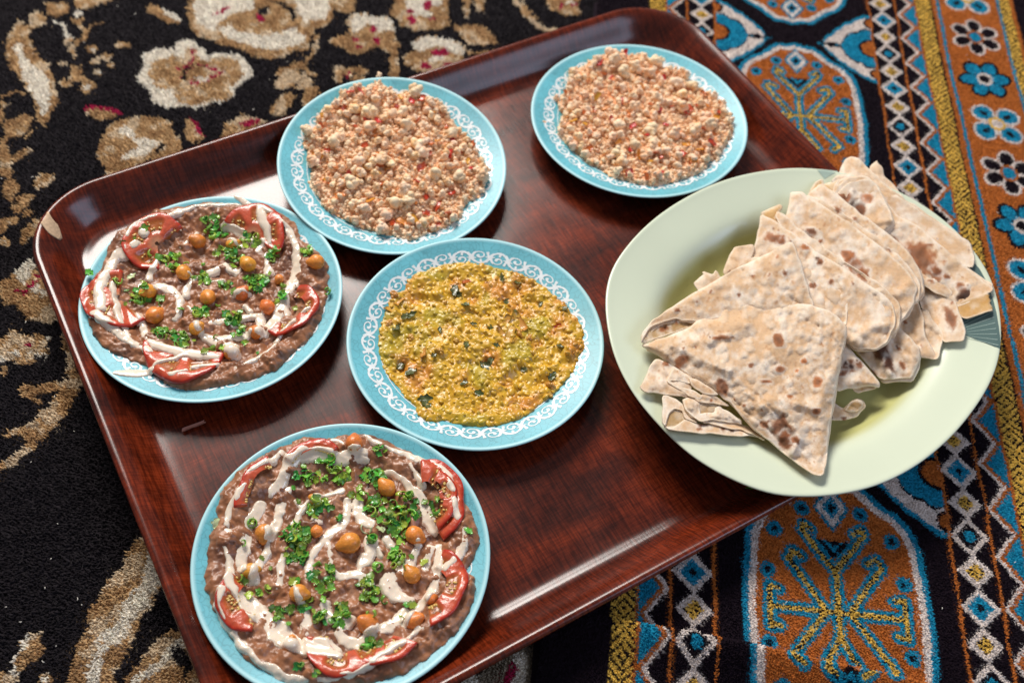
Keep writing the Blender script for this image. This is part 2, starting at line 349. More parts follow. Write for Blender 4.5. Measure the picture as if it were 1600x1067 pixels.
    for t_, rot, npet in ((0, .5, 6), (2, 0.0, 6), (1, .78, 4)):
        pass
    def petals(npet, rot, rc, ra, rb, m, cols, w0=.0024):
        best = np.full(n, 9.)
        for i in range(npet):
            a = rot+i*2*math.pi/npet; px = du*math.cos(a)+dv*math.sin(a)-rc; py = -du*math.sin(a)+dv*math.cos(a)
            best = np.minimum(best, (np.hypot(px/ra, py/rb)-1)*min(ra, rb))
        put(m & (best < w0), cols[0]); put(m & (best < 0), cols[1]); return best
    RR = R & (u > .170) & (u < .2330)
    m = RR & (ty == 0); petals(6, .5, .0175, .0085, .0068, m, (WHI, DBK)); put(m & (r < .0095), ORA); put(m & (r < .0068), BLU)
    m = RR & (ty == 2); petals(6, .1, .0165, .0095, .0072, m, (DBK, BLU), .0028); put(m & (r < .0088), WHI); put(m & (r < .0055), DBK)
    m = RR & (ty == 1); petals(4, .72, .0180, .0100, .0100, m, (WHI, BLU), .0026); petals(4, .72, .0170, .0045, .0028, m, (BLU, DBK), .0004)
    put(m & (r < .0088), YEL); put(m & (r < .0060), WHI)
    put(R & (u > .2345) & (u < .2375), BLU); bd = R & (u > .2375) & (u < .2500); put(bd, DBK); put(bd & weave(u, v), YEL)
    put(R & (u > .2545) & (u < .275), DBK); put(R & (u > .275) & (u < .278), BLU)
    m = R & (u > .36); put(m, DBK)
    return c
RUGL, RUGR = -.2055, .60
FOLD = up([(800,965),(948,981),(1155,1019),(1272,1047),(1365,1066),(1500,1100)], 0.)[:, :2]
def rug_z(x, y):
    z = .0052+.0016*(fbm(x*14, y*14, 40, 3)-.5)*2
    fy = np.interp(x, FOLD[:, 0], FOLD[:, 1]); s = fy-y
    z = z+.0150*np.where(s > 0, np.exp(-(s/.020)**2), np.exp(-(s/.0028)**2))*np.clip((x-.02)/.05, 0, 1)
    u = x-TH1*(y-.27)-.2446
    return z*np.clip((u-RUGL)/.004+.3, .3, 1)
TH = 0.6047; n1 = np.array([-math.sin(TH), math.cos(TH)]); n2 = np.array([math.cos(TH), math.sin(TH)])
TA0, TA1, TB0, TB1 = -.0412, .6025, .1590, .6668       # along n2, along n1
TCEN = n2*(TA0+TA1)/2+n1*(TB0+TB1)/2; THX, THY = (TA1-TA0)/2, (TB1-TB0)/2; TR = .066
def tray_in(x, y):     # distance inwards from the outer rim
    a = np.abs((x-TCEN[0])*n2[0]+(y-TCEN[1])*n2[1])-(THX-TR); b = np.abs((x-TCEN[0])*n1[0]+(y-TCEN[1])*n1[1])-(THY-TR)
    return -(np.hypot(np.maximum(a, 0), np.maximum(b, 0))+np.minimum(np.maximum(a, b), 0)-TR)
def seen(x, y, z, mg=55, under=.012):
    q = topx(np.stack([x, y, z], -1)); return (q[:, 0] > -mg) & (q[:, 0] < 1600+mg) & (q[:, 1] > -mg) & (q[:, 1] < 1067+mg) & (tray_in(x, y) < under)
def heightmesh(name, x0, x1, y0, y1, st, zf, cf, mt, keep=None, parent=None):
    xs = np.arange(x0, x1, st); ys = np.arange(y0, y1, st); X, Y = np.meshgrid(xs, ys, indexing='ij'); xf, yf = X.ravel(), Y.ravel(); z = zf(xf, yf)
    F = gridF(len(xs), len(ys))[:, ::-1]
    if keep is not None: k = keep(xf, yf, z); F = F[k[F].any(1)]
    used = np.unique(F); mp = np.full(len(xf), -1); mp[used] = np.arange(len(used))
    return mk(name, np.stack([xf, yf, z], -1)[used], mp[F], mt, parent, cf(xf[used], yf[used]))
def tufts(name, parent, x, y, z, col, h, wd, lean, mt, seed):
    r = np.random.default_rng(seed); n = len(x); a = r.uniform(0, 2*np.pi, n)
    V = np.zeros((n, 4, 3))
    for k in range(3):
        V[:, k, 0] = x+wd*np.cos(a+k*2.094)*r.uniform(.7, 1.2, n); V[:, k, 1] = y+wd*np.sin(a+k*2.094)*r.uniform(.7, 1.2, n); V[:, k, 2] = z
    V[:, 3, 0] = x+lean[0]+r.normal(0, wd*.75, n); V[:, 3, 1] = y+lean[1]+r.normal(0, wd*.75, n); V[:, 3, 2] = z+h*r.uniform(.6, 1.25, n)
    b = np.arange(n)[:, None]*4
    F = np.concatenate([b+np.array([[0, 1, 3]]), b+np.array([[1, 2, 3]]), b+np.array([[2, 0, 3]])])
    cc = np.repeat((col*r.uniform(.78, 1.22, n)[:, None])[:, None, :], 4, 1).reshape(-1, 3)
    return tag(mk(name, V.reshape(-1, 3), F, mt, parent, np.clip(cc, 0, 1), smooth=True), kind='stuff')
m_pile = mat('carpet_wool', rough=.95, vcol=True, spec=.15, sheen=.10); m_vel = mat('rug_velvet', rough=.95, vcol=True, spec=.08, sheen=.03)
car = heightmesh('floral_carpet', -1.1, 1.3, -.3, 1.7, .01, lambda x, y: -.004+0*x, lambda x, y: floral(x, y), m_pile)
tag(car, 'black carpet with beige and cream flowers under the tray', 'carpet')
def pts(x0, x1, y0, y1, st, seed):
    r = np.random.default_rng(seed); X, Y = np.meshgrid(np.arange(x0, x1, st), np.arange(y0, y1, st)); x = X.ravel(); y = Y.ravel()
    return x+r.uniform(-.5, .5, len(x))*st, y+r.uniform(-.5, .5, len(x))*st
x, y = pts(-.75, .12, .08, 1.25, .00140, 5); z = np.full(len(x), -.004)+.0012*(fbm(x*30, y*120, 8, 2)-.5)
k = seen(x, y, z) & (x-TH1*(y-.27)-.2446 < RUGL+.006); x, y, z = x[k], y[k], z[k]
tufts('carpet_pile', car, x, y, z, floral(x, y), .0042, .00115, (-.0004, -.0010), m_pile, 11)
rug = heightmesh('prayer_rug', -.03, .95, .0, 1.35, .0035, rug_z, lambda x, y: rug_color(*rug_uv(x, y)), m_vel, lambda x, y, z: (x-TH1*(y-.27)-.2446 > RUGL))
tag(rug, 'velvety rug with orange, blue and yellow medallions, diamonds and flowers beside the black carpet', 'rug')
x, y = pts(-.03, .62, .1, 1.25, .00118, 6); z = rug_z(x, y)-.0002
k = seen(x, y, z, 40) & (x-TH1*(y-.27)-.2446 > RUGL); x, y, z = x[k], y[k], z[k]
uu, vv = rug_uv(x, y)
tufts('rug_pile', rug, x, y, z, rug_color(uu, vv), .0021, .00095, (.0002, -.0004), m_vel, 12)
print('pile', len(x))
# ------------------------------------------------------------------ tray
def wood(name, coat=.7):
    m = bpy.data.materials.new(name); m.use_nodes = True; nt = m.node_tree; N = nt.nodes; L = nt.links; b = N['Principled BSDF']
    tc = N.new('ShaderNodeTexCoord'); mp = N.new('ShaderNodeMapping'); mp.inputs['Rotation'].default_value = (0, 0, -TH); mp.vector_type = 'POINT'
    L.new(tc.outputs['Object'], mp.inputs[0])
    def noise(scl, s, det=5, dist=0):
        q = N.new('ShaderNodeVectorMath'); q.operation = 'MULTIPLY'; q.inputs[1].default_value = scl; L.new(mp.outputs[0], q.inputs[0])
        n = N.new('ShaderNodeTexNoise'); n.inputs['Scale'].default_value = s; n.inputs['Detail'].default_value = det; n.inputs['Distortion'].default_value = dist
        L.new(q.outputs[0], n.inputs['Vector']); return n.outputs['Fac']
    band = noise((1, 4.5, 1), 7, 3, .6); fib = noise((12, 1, 1), 60, 6, .3); fin = noise((1, 9, 1), 90, 4)
    def ramp(f, st):
        r = N.new('ShaderNodeValToRGB'); L.new(f, r.inputs[0]); r.color_ramp.elements[0].position, r.color_ramp.elements[1].position = st[0][0], st[1][0]
        r.color_ramp.elements[0].color = (*st[0][1], 1); r.color_ramp.elements[1].color = (*st[1][1], 1); return r.outputs[0]
    c1 = ramp(band, [(.28, (.050, .0085, .0045)), (.74, (.19, .026, .0070))]); c2 = ramp(fib, [(.38, (.55, .50, .48)), (.66, (1.35, 1.3, 1.2))]); c3 = ramp(fin, [(.35, (.75, .72, .7)), (.65, (1.2, 1.2, 1.2))])
    def mul(a, c):
        x = N.new('ShaderNodeVectorMath'); x.operation = 'MULTIPLY'; L.new(a, x.inputs[0]); L.new(c, x.inputs[1]); return x.outputs[0]
    L.new(mul(mul(c1, c2), c3), b.inputs['Base Color'])
    rr = N.new('ShaderNodeMapRange'); sm = noise((1, 1, 1), 9, 6, .5); L.new(sm, rr.inputs[0]); rr.inputs[1].default_value = .3; rr.inputs[2].default_value = .7; rr.inputs[3].default_value = .18; rr.inputs[4].default_value = .30
    L.new(rr.outputs[0], b.inputs['Roughness']); b.inputs['Coat Weight'].default_value = coat; b.inputs['Coat Roughness'].default_value = .12
    rc = N.new('ShaderNodeMapRange'); L.new(sm, rc.inputs[0]); rc.inputs[1].default_value = .3; rc.inputs[2].default_value = .7; rc.inputs[3].default_value = .10; rc.inputs[4].default_value = .22; L.new(rc.outputs[0], b.inputs['Coat Roughness'])
    bp = N.new('ShaderNodeBump'); bp.inputs['Distance'].default_value = .00006; L.new(fib, bp.inputs['Height']); L.new(bp.outputs[0], b.inputs['Normal'])
    return m
m_wood = wood('mahogany', .25); m_wood.node_tree.nodes['Principled BSDF'].inputs['Specular IOR Level'].default_value = .32
FLOORZ = .010
TPROF = [(.030, .0005), (.016, .004), (.006, .014), (.001, .028), (-.0012, .0325), (-.0005, .0348), (.0016, .0360), (.0040, .0356), (.0070, .0338), (.0105, .0308), (.0145, .0265), (.0185, .0215), (.0225, .0170), (.0265, .0136), (.0305, .0116), (.0335, .0110), (.0360, .0104), (.0400, .0100), (.060, .0100)]
def rrect(inset, nseg=26):
    out = []; r = max(TR-inset, .004); hx, hy = THX-inset, THY-inset
    for sx, sy, a0 in ((1, 1, 0), (-1, 1, 90), (-1, -1, 180), (1, -1, 270)):
        for i in range(nseg):
            a = math.radians(a0+90*i/(nseg-1)); out.append(((hx-r)*sx+r*math.cos(a), (hy-r)*sy+r*math.sin(a)))
    o = []
    for i in range(len(out)):      # subdivide the straight runs
        p, q = np.array(out[i]), np.array(out[(i+1) % len(out)]); n = 20 if i % nseg == nseg-1 else 1
        for k in range(n): o.append(p+(q-p)*k/n)
    return np.array(o)
prof = chaikin(TPROF, 1, False)
rings = []
for ins, zz in prof:
    q = rrect(ins); rings.append(np.c_[TCEN+q[:, :1]*n2+q[:, 1:]*n1, np.full(len(q), zz)])
m_ = len(rings[0]); V = np.vstack(rings+[np.array([[*TCEN, .0100]]), np.array([[*TCEN, .0005]])]); nr = len(rings)
F = gridF(nr, m_, True)
j = np.arange(m_); Ft = np.stack([(nr-1)*m_+j, (nr-1)*m_+(j+1) % m_, np.full(m_, nr*m_)], -1); Fb = np.stack([(j+1) % m_, j, np.full(m_, nr*m_+1)], -1)
tray = tag(mk('serving_tray', V, [F, Ft, Fb], m_wood), 'glossy mahogany serving tray with raised rim carrying the five blue plates', 'tray')
pin = np.array([p[0] for p in prof]); pz = np.array([p[1] for p in prof]); s_ = np.where(pz == pz.max())[0][0]
def tray_z(x, y):
    i = tray_in(x, y); return np.interp(i, pin[s_-2:], pz[s_-2:])
def drape_poly(name, px, zg, zf, lift, mt, parent, st=.0012):
    q = up(px, zg)[:, :2]; q = chaikin(q, 1); x0, y0 = q.min(0)-st; x1, y1 = q.max(0)+st
    P = [tuple(p) for p in q]; E_ = [(i, (i+1) % len(q)) for i in range(len(q))]
    X, Y = np.meshgrid(np.arange(x0, x1, st), np.arange(y0, y1, st)); k = sdf(X.ravel(), Y.ravel(), q) > st*.4
    P += list(zip(X.ravel()[k], Y.ravel()[k]))
    v, _, f, *_r = delaunay_2d_cdt([Vector(p) for p in P], E_, [], 1, 1e-7)
    v = np.array([(a.x, a.y) for a in v]); f = np.array([t for t in f if len(t) == 3])
    zt = zf(v[:, 0], v[:, 1]); n = len(v)
    VV = np.vstack([np.c_[v, zt+lift], np.c_[v, zt-.0002]]); b = boundary(f)
    return mk(name, VV, [f, f[:, ::-1]+n, np.stack([b[:, 1], b[:, 0], b[:, 0]+n, b[:, 1]+n], -1)], mt, parent)
def boundary(f):
    e = np.concatenate([f[:, [0, 1]], f[:, [1, 2]], f[:, [2, 0]]]); s = {tuple(t) for t in e.tolist()}
    return np.array([t for t in e.tolist() if (t[1], t[0]) not in s])
m_chip = mat('bare_chip', (.62, .42, .26), .7, noise=.25, nscale=400, bump=.0003, bscale=900)
tag(drape_poly('chipped_patch', S(0, 300, 3.194, [(243,102),(255,125),(268,140),(285,150),(295,203),(245,205),(215,175),(205,165),(225,145)]), .034, tray_z, .0007, m_chip, tray), 'pale chip in the varnish of the tray corner')
# ------------------------------------------------------------------ plates
def plate_material():
    m = mat('turquoise_glaze', (.135, .47, .55), .45, noise=.16, nscale=28, coat=.15, crough=.25); nt = m.node_tree; N = nt.nodes; L = nt.links; b = N['Principled BSDF']
    tc = N.new('ShaderNodeTexCoord'); vo = N.new('ShaderNodeTexVoronoi'); vo.feature = 'DISTANCE_TO_EDGE'; vo.inputs['Scale'].default_value = 190
    nz = N.new('ShaderNodeTexNoise'); nz.inputs['Scale'].default_value = 80; L.new(tc.outputs['Object'], nz.inputs['Vector'])
    mx = N.new('ShaderNodeVectorMath'); mx.operation = 'MULTIPLY_ADD'; mx.inputs[1].default_value = (.012, .012, .012); L.new(nz.outputs['Color'], mx.inputs[0]); L.new(tc.outputs['Object'], mx.inputs[2]); L.new(mx.outputs[0], vo.inputs['Vector'])
    r = N.new('ShaderNodeMapRange'); L.new(vo.outputs['Distance'], r.inputs[0]); r.inputs[1].default_value = 0; r.inputs[2].default_value = .07; r.inputs[3].default_value = .72; r.inputs[4].default_value = 1
    # worn paler lip
    sx = N.new('ShaderNodeVectorMath'); sx.operation = 'MULTIPLY'; sx.inputs[1].default_value = (1, 1, 0); L.new(tc.outputs['Object'], sx.inputs[0])
    ln = N.new('ShaderNodeVectorMath'); ln.operation = 'LENGTH'; L.new(sx.outputs[0], ln.inputs[0])
    lr = N.new('ShaderNodeMapRange'); L.new(ln.outputs['Value'], lr.inputs[0]); lr.inputs[1].default_value = .0962; lr.inputs[2].default_value = .0985
    src = b.inputs['Base Color'].links[0].from_socket; sc1 = N.new('ShaderNodeVectorMath'); sc1.operation = 'SCALE'; L.new(src, sc1.inputs[0]); L.new(r.outputs[0], sc1.inputs['Scale'])
    mix = N.new('ShaderNodeMix'); mix.data_type = 'RGBA'; L.new(lr.outputs[0], mix.inputs['Factor']); L.new(sc1.outputs[0], mix.inputs['A']); mix.inputs['B'].default_value = (.42, .72, .76, 1)
    L.new(mix.outputs['Result'], b.inputs['Base Color']); return m
m_plate = plate_material(); m_scroll = mat('white_glaze', (.80, .84, .84), .35, noise=.12, nscale=300, coat=.3)
PPROF = [(0, .0015), (.048, .0015), (.050, 0), (.058, 0), (.063, .004), (.080, .0140), (.096, .0195), (.0995, .0207), (.1003, .0214), (.0998, .0221), (.0985, .0222), (.0965, .0214), (.090, .0194), (.080, .0162), (.0735, .0139), (.0715, .0128), (.066, .0094), (.061, .0068), (.056, .0056), (0, .0052)]
pt_r = np.array([p[0] for p in PPROF[:8:-1]]); pt_z = np.array([p[1] for p in PPROF[:8:-1]])
def zplate(r): return np.interp(r, pt_r, pt_z)
def lathe(prof, n=128):
    prof = np.array(prof); a = np.linspace(0, 2*np.pi, n, endpoint=False)
    V = np.stack([prof[:, None, 0]*np.cos(a), prof[:, None, 0]*np.sin(a), np.broadcast_to(prof[:, None, 1], (len(prof), n))], -1).reshape(-1, 3)
    return V, gridF(len(prof), n, True)
def ribbon(P, W, taper=True):
    P = chaikin(P, 2, False); n = len(P); t = np.gradient(P, axis=0); t /= np.linalg.norm(t, axis=1)[:, None]+1e-9; nn = np.c_[-t[:, 1], t[:, 0]]
    w_ = np.interp(np.linspace(0, 1, n), np.linspace(0, 1, len(W)), W)
    return np.vstack([P+nn*w_[:, None]/2, P-nn*w_[:, None]/2]), np.stack([np.arange(n-1), np.arange(n-1)+n, np.arange(1, n)+n, np.arange(1, n)], -1)
def scroll_mesh():
    NU = 34; Vs = []; Fs = []; o = 0
    curl = [(.02, .05), (.16, -.55), (.40, -.88), (.68, -.80), (.90, -.35), (.90, .30), (.72, .80), (.46, .82), (.30, .48), (.34, .10), (.52, -.05), (.66, .15), (.60, .42)]
    wc = [.10, .24, .30, .26, .17, .15, .14, .14, .15, .17, .26, .34, .10]
    for uix in range(NU):
        fl = 1 if uix % 2 == 0 else -1
        shapes = [(curl, wc), ([(-.20, .75), (-.05, .30), (.05, -.25), (.16, -.80)], [.05, .30, .30, .05]), ([(-.16, -.60), (-.02, -.15), (.10, .30), (.14, .85)], [.26, .22, .24, .30]), ([(-.28, .15), (0, 0), (.26, .10)], [.05, .26, .05]),
                  ([(.10, .80), (.22, .62)], [.20, .05]), ([(-.12, -.62), (-.24, -.84)], [.18, .05]), ([(.42, -.86), (.50, -.45), (.46, -.25)], [.22, .26, .04])]
        for P, W in shapes:
            P = [(a, b*fl) for a, b in P]; asp = .52
            P = np.array([(a/asp*1.0, b) for a, b in P])       # equalise before offsetting
            v, f = ribbon(P, W); a = (uix+v[:, 0]*asp)/NU*2*np.pi; r = .0835+v[:, 1]*.0056
            Vs.append(np.c_[r*np.cos(a), r*np.sin(a), zplate(r)+.00022]); Fs.append(f+o); o += len(v)
    for rr, ww in ((.0750, .00035),):
        a = np.linspace(0, 2*np.pi, 129)[:-1]
        for r in (rr-ww, rr+ww): Vs.append(np.c_[r*np.cos(a), r*np.sin(a), zplate(np.full(128, r))+.0002])
        j = np.arange(128); Fs.append(np.stack([o+j, o+128+j, o+128+(j+1) % 128, o+(j+1) % 128], -1)[:, ::-1]); o += 256
    V = np.vstack(Vs); F = np.vstack(Fs)
    return V, F
PV, PF = lathe(chaikin(PPROF, 1, False)); SV, SF = scroll_mesh()
PL = dict(A=(-.1197, .6200, .978), B=(.0936, .7119, .995), C=(-.2357, .4630, .998), D=(-.0278, .4483, .988), E=(-.0971, .2630, .985))
TILT = 4.7; tdir = n1
PLAB = dict(A='turquoise plate of crumbled tofu beside the top edge of the tray', B='turquoise plate of crumbled tofu nearest the far corner of the tray', C='turquoise plate of bean paste at the left corner of the tray',
            D='turquoise plate with white scroll border holding the yellow lentil stew', E='turquoise plate of bean paste cut by the bottom edge of the photo')
first = None
for k_, (cx, cy, s) in PL.items():
    if first is None:
        root = empty('dinner_plate', (cx, cy, FLOORZ)); mk('plate_body', PV, PF[:, ::-1], m_plate, root); mk('scroll_border', SV, SF, m_scroll, root, smooth=False); first = root
    else:
        root = first.copy(); C.objects.link(root); root.location = (cx, cy, FLOORZ)
        for ch in first.children: c = ch.copy(); C.objects.link(c); c.parent = root
    root.scale = (s, s, 1); root.rotation_euler = (0, 0, random.uniform(0, 6))
    if k_ == 'A': root.matrix_world = Matrix.Translation((cx, cy, FLOORZ+.0045)) @ Matrix.Rotation(math.radians(TILT), 4, Vector((n2[0], n2[1], 0))) @ Matrix.Diagonal((s, s, 1, 1))
    tag(root, PLAB[k_], 'plate', 'turquoise plates on the tray')
# ------------------------------------------------------------------ food: masses as height fields on a plate
class Mass:
    def __init__(s, key, crop, outline, H, edge, n1_, n2_, base, seed, lump=0.):
        s.c = np.array(PL[key][:2]); s.key = key; s.q = chaikin(up(S(*crop, outline), FLOORZ+.018+(.006 if key == 'A' else 0))[:, :2], 1); s.H, s.edge, s.n1, s.n2, s.base, s.seed, s.lump = H, edge, n1_, n2_, base, seed, lump
        s.x0, s.y0 = s.q.min(0)-.003; s.x1, s.y1 = s.q.max(0)+.003; s.st = .0008
        xs = np.arange(s.x0, s.x1, s.st); ys = np.arange(s.y0, s.y1, s.st); X, Y = np.meshgrid(xs, ys, indexing='ij'); s.shape = X.shape
        s.X, s.Y = X, Y; wx = X+.003*(fbm(X*250, Y*250, seed+5, 2)-.5); wy = Y+.003*(fbm(X*250, Y*250, seed+6, 2)-.5)
        s.d = sdf(wx.ravel(), wy.ravel(), s.q).reshape(X.shape)
        r = np.hypot(X-s.c[0], Y-s.c[1]); zp = FLOORZ+zplate(r)
        prof = H*(1-np.exp(-np.maximum(s.d, 0)/edge)); amp = 1-np.exp(-np.maximum(s.d, 0)/.004)
        s.smooth = np.maximum(zp, FLOORZ+base)+prof
        nz = n1_*(fbm(X*110, Y*110, seed, 2)-.5)*2+n2_*(fbm(X*420, Y*420, seed+1, 3)-.5)*2
        if lump:
            wd, wi = worley(X*330, Y*330, seed+2); nz = nz+lump*np.clip((fbm(X*90, Y*90, seed+33, 2)-.36)*4, .15, 1.3)*(np.sqrt(np.clip(1-wd**2, 0, 1))*(.5+wi)-.6)
        s.Z = s.smooth+nz*amp; s.Z = np.where(s.d < 0, zp-.0015+np.maximum(s.d, -.002)*.8, s.Z+.0006)
    def at(s, x, y, smooth=False):
        A = s.smooth if smooth else s.Z
        fx = np.clip((np.asarray(x)-s.x0)/s.st, 0, s.shape[0]-1.001); fy = np.clip((np.asarray(y)-s.y0)/s.st, 0, s.shape[1]-1.001); i = fx.astype(int); j = fy.astype(int); a = fx-i; b = fy-j
        return (A[i, j]*(1-a)+A[i+1, j]*a)*(1-b)+(A[i, j+1]*(1-a)+A[i+1, j+1]*a)*b
    def build(s, name, m, colf, parent=None):
        F = gridF(*s.shape)[:, ::-1]; k = (s.d.ravel() > -.0016); F = F[k[F].any(1)]; us = np.unique(F); mp = np.full(s.d.size, -1); mp[us] = np.arange(len(us))
        V = np.stack([s.X.ravel(), s.Y.ravel(), s.Z.ravel()], -1)[us]
        return mk(name, V, mp[F], m, parent, colf(V[:, 0], V[:, 1], s.Z.ravel()[us]-s.smooth.ravel()[us]))
def mixc(a, b, t): t = np.clip(t, 0, 1)[:, None]; return np.array(a)*(1-t)+np.array(b)*t
def ico(sub, r=1.):
    bm = bmesh.new(); bmesh.ops.create_icosphere(bm, subdivisions=sub, radius=r); bm.verts.ensure_lookup_table()
    V = np.array([v.co[:] for v in bm.verts]); F = np.array([[v.index for v in f.verts] for f in bm.faces]); bm.free(); return V, F
ICO1, ICO2, ICO3 = ico(1), ico(2), ico(3)
def lump(seed, base, nb=9, amp=.45, flat=.75):
    r = np.random.default_rng(seed); V, F = base; rad = np.full(len(V), .62)
    for i in range(nb):
        d = r.normal(size=3); d /= np.linalg.norm(d); c = V@d; rad = np.maximum(rad, .62+amp*np.sqrt(np.clip((c-.62)/.38, 0, 1))*r.uniform(.5, 1))
    k = V*2.6+seed*1.7; wd, _ = worley(k[:, 0]+k[:, 2]*.7, k[:, 1]-k[:, 2]*.6, seed); k2 = V*5.5+seed; w2, _ = worley(k2[:, 0]+k2[:, 2]*.6, k2[:, 1]-k2[:, 2]*.7, seed+3); rad = rad*(1+.26*(.5-wd))*(1+.14*(.5-w2))*(1+.25*(fbm(V[:, 0]*1.4+seed, V[:, 1]*1.4+V[:, 2]*1.1, seed, 3)-.5))
    V = V*rad[:, None]*np.array([r.uniform(.8, 1.5), r.uniform(.75, 1.1), flat*r.uniform(.8, 1.1)]); return V, F
def rotm(r):
    q = r.normal(size=4); q /= np.linalg.norm(q); a, b, c, d = q
    return np.array([[a*a+b*b-c*c-d*d, 2*(b*c-a*d), 2*(b*d+a*c)], [2*(b*c+a*d), a*a-b*b+c*c-d*d, 2*(c*d-a*b)], [2*(b*d-a*c), 2*(c*d+a*b), a*a-b*b-c*c+d*d]])
def scatter(q, n, seed, mind, dmin=0.):
    r = np.random.default_rng(seed); x0, y0 = q.min(0); x1, y1 = q.max(0); out = []; cell = {}
    tries = 0
    while len(out) < n and tries < 60:
        X = r.uniform(x0, x1, 4000); Y = r.uniform(y0, y1, 4000); k = sdf(X, Y, q) > dmin; tries += 1
        for a, b in zip(X[k], Y[k]):
            ci, cj = int(a/mind), int(b/mind)
            if any((a-p)**2+(b-t)**2 < mind*mind for i in (-1, 0, 1) for j in (-1, 0, 1) for p, t in cell.get((ci+i, cj+j), ())): continue
            cell.setdefault((ci, cj), []).append((a, b)); out.append((a, b))
            if len(out) >= n: break
    return np.array(out)
def inst(src, name, parent, loc, scale, rot):
    o = src.copy(); o.name = name; C.objects.link(o); o.parent = parent; o.location = loc; o.scale = scale; o.rotation_euler = rot; return o
# ---- crumbled tofu (plates A and B)
m_tofu = mat('tofu_crumb', vcol=True, rough=.6, noise=.10, nscale=3, bump=.0002, bscale=12, rnd=.18); m_tofu2 = mat('tofu_fine', vcol=True, rough=.55, noise=.2, nscale=300, bump=.0004, bscale=900)
m_tom = mat('cooked_tomato', (.50, .065, .018), .3, noise=.3, nscale=200, rnd=.3, coat=.3); m_pep = mat('orange_shred', (.68, .26, .035), .35, noise=.2, nscale=200, rnd=.3)
TOF = (.92, .68, .45); TOO = (.86, .46, .21)
def lumpcol(V, seed):
    r = h2(np.full(1, seed), np.zeros(1))[0]; t = fbm(V[:, 0]*1.3+seed*3.1, V[:, 1]*1.3+V[:, 2], seed, 3)
    return mixc(TOF, TOO, (t-.47)*3.2)*(.94+.14*r)
def cluster(seed, n, base=None):
    r = np.random.default_rng(seed); Vs, Fs = [], []; o = 0; bV, bF = ICO2
    for i in range(n):
        d = r.normal(size=3); d /= np.linalg.norm(d); d[2] *= .7; q = r.uniform(.25, .62)*d*np.array([r.uniform(.9, 1.3), 1, 1]) if i else d*0; s = r.uniform(.22, .42) if i else .55
        w = 1+.45*(fbm(bV[:, 0]*1.7+seed+i*3, bV[:, 1]*1.7+bV[:, 2]*1.3, seed+i, 2)-.5); Vs.append(bV*w[:, None]*s*np.array([1, r.uniform(.75, 1.2), r.uniform(.7, 1)])+q); Fs.append(bF+o); o += len(bV)
    return np.vstack(Vs), np.vstack(Fs)
TL = []
for i in range(10):
    V, F = cluster(40+i, 13); o = mk('crumb', V, F, m_tofu, None, lumpcol(V, 40+i)); TL.append(o); C.objects.unlink(o)
def flake(seed):
    r = np.random.default_rng(seed); n, m = 6, 4; a, b = np.meshgrid(np.linspace(-1, 1, n), np.linspace(-.6, .6, m), indexing='ij')
    zt = .35*a*a*r.uniform(-1, 1)+.3*b*r.uniform(-1, 1)+r.uniform(-.08, .08, a.shape); x = a*r.uniform(.8, 1.2, a.shape); yv = b*r.uniform(.7, 1.2, a.shape)
    T = np.stack([x, yv, zt+.09], -1).reshape(-1, 3); B = np.stack([x, yv, zt-.09], -1).reshape(-1, 3); f = gridF(n, m)[:, ::-1]; N_ = n*m
    idx = np.arange(N_).reshape(n, m); loop = np.concatenate([idx[:, 0], idx[-1, 1:], idx[-2::-1, -1], idx[0, -2:0:-1]])
    l2 = np.roll(loop, -1); return np.vstack([T, B]), [np.vstack([f, f[:, ::-1]+N_, np.stack([loop, loop+N_, l2+N_, l2], -1)[:, ::-1]])]
FLK = []
for i in range(5):
    V, F = flake(90+i); o = mk('tomato_piece', V, F, m_tom); FLK.append(o); C.objects.unlink(o)
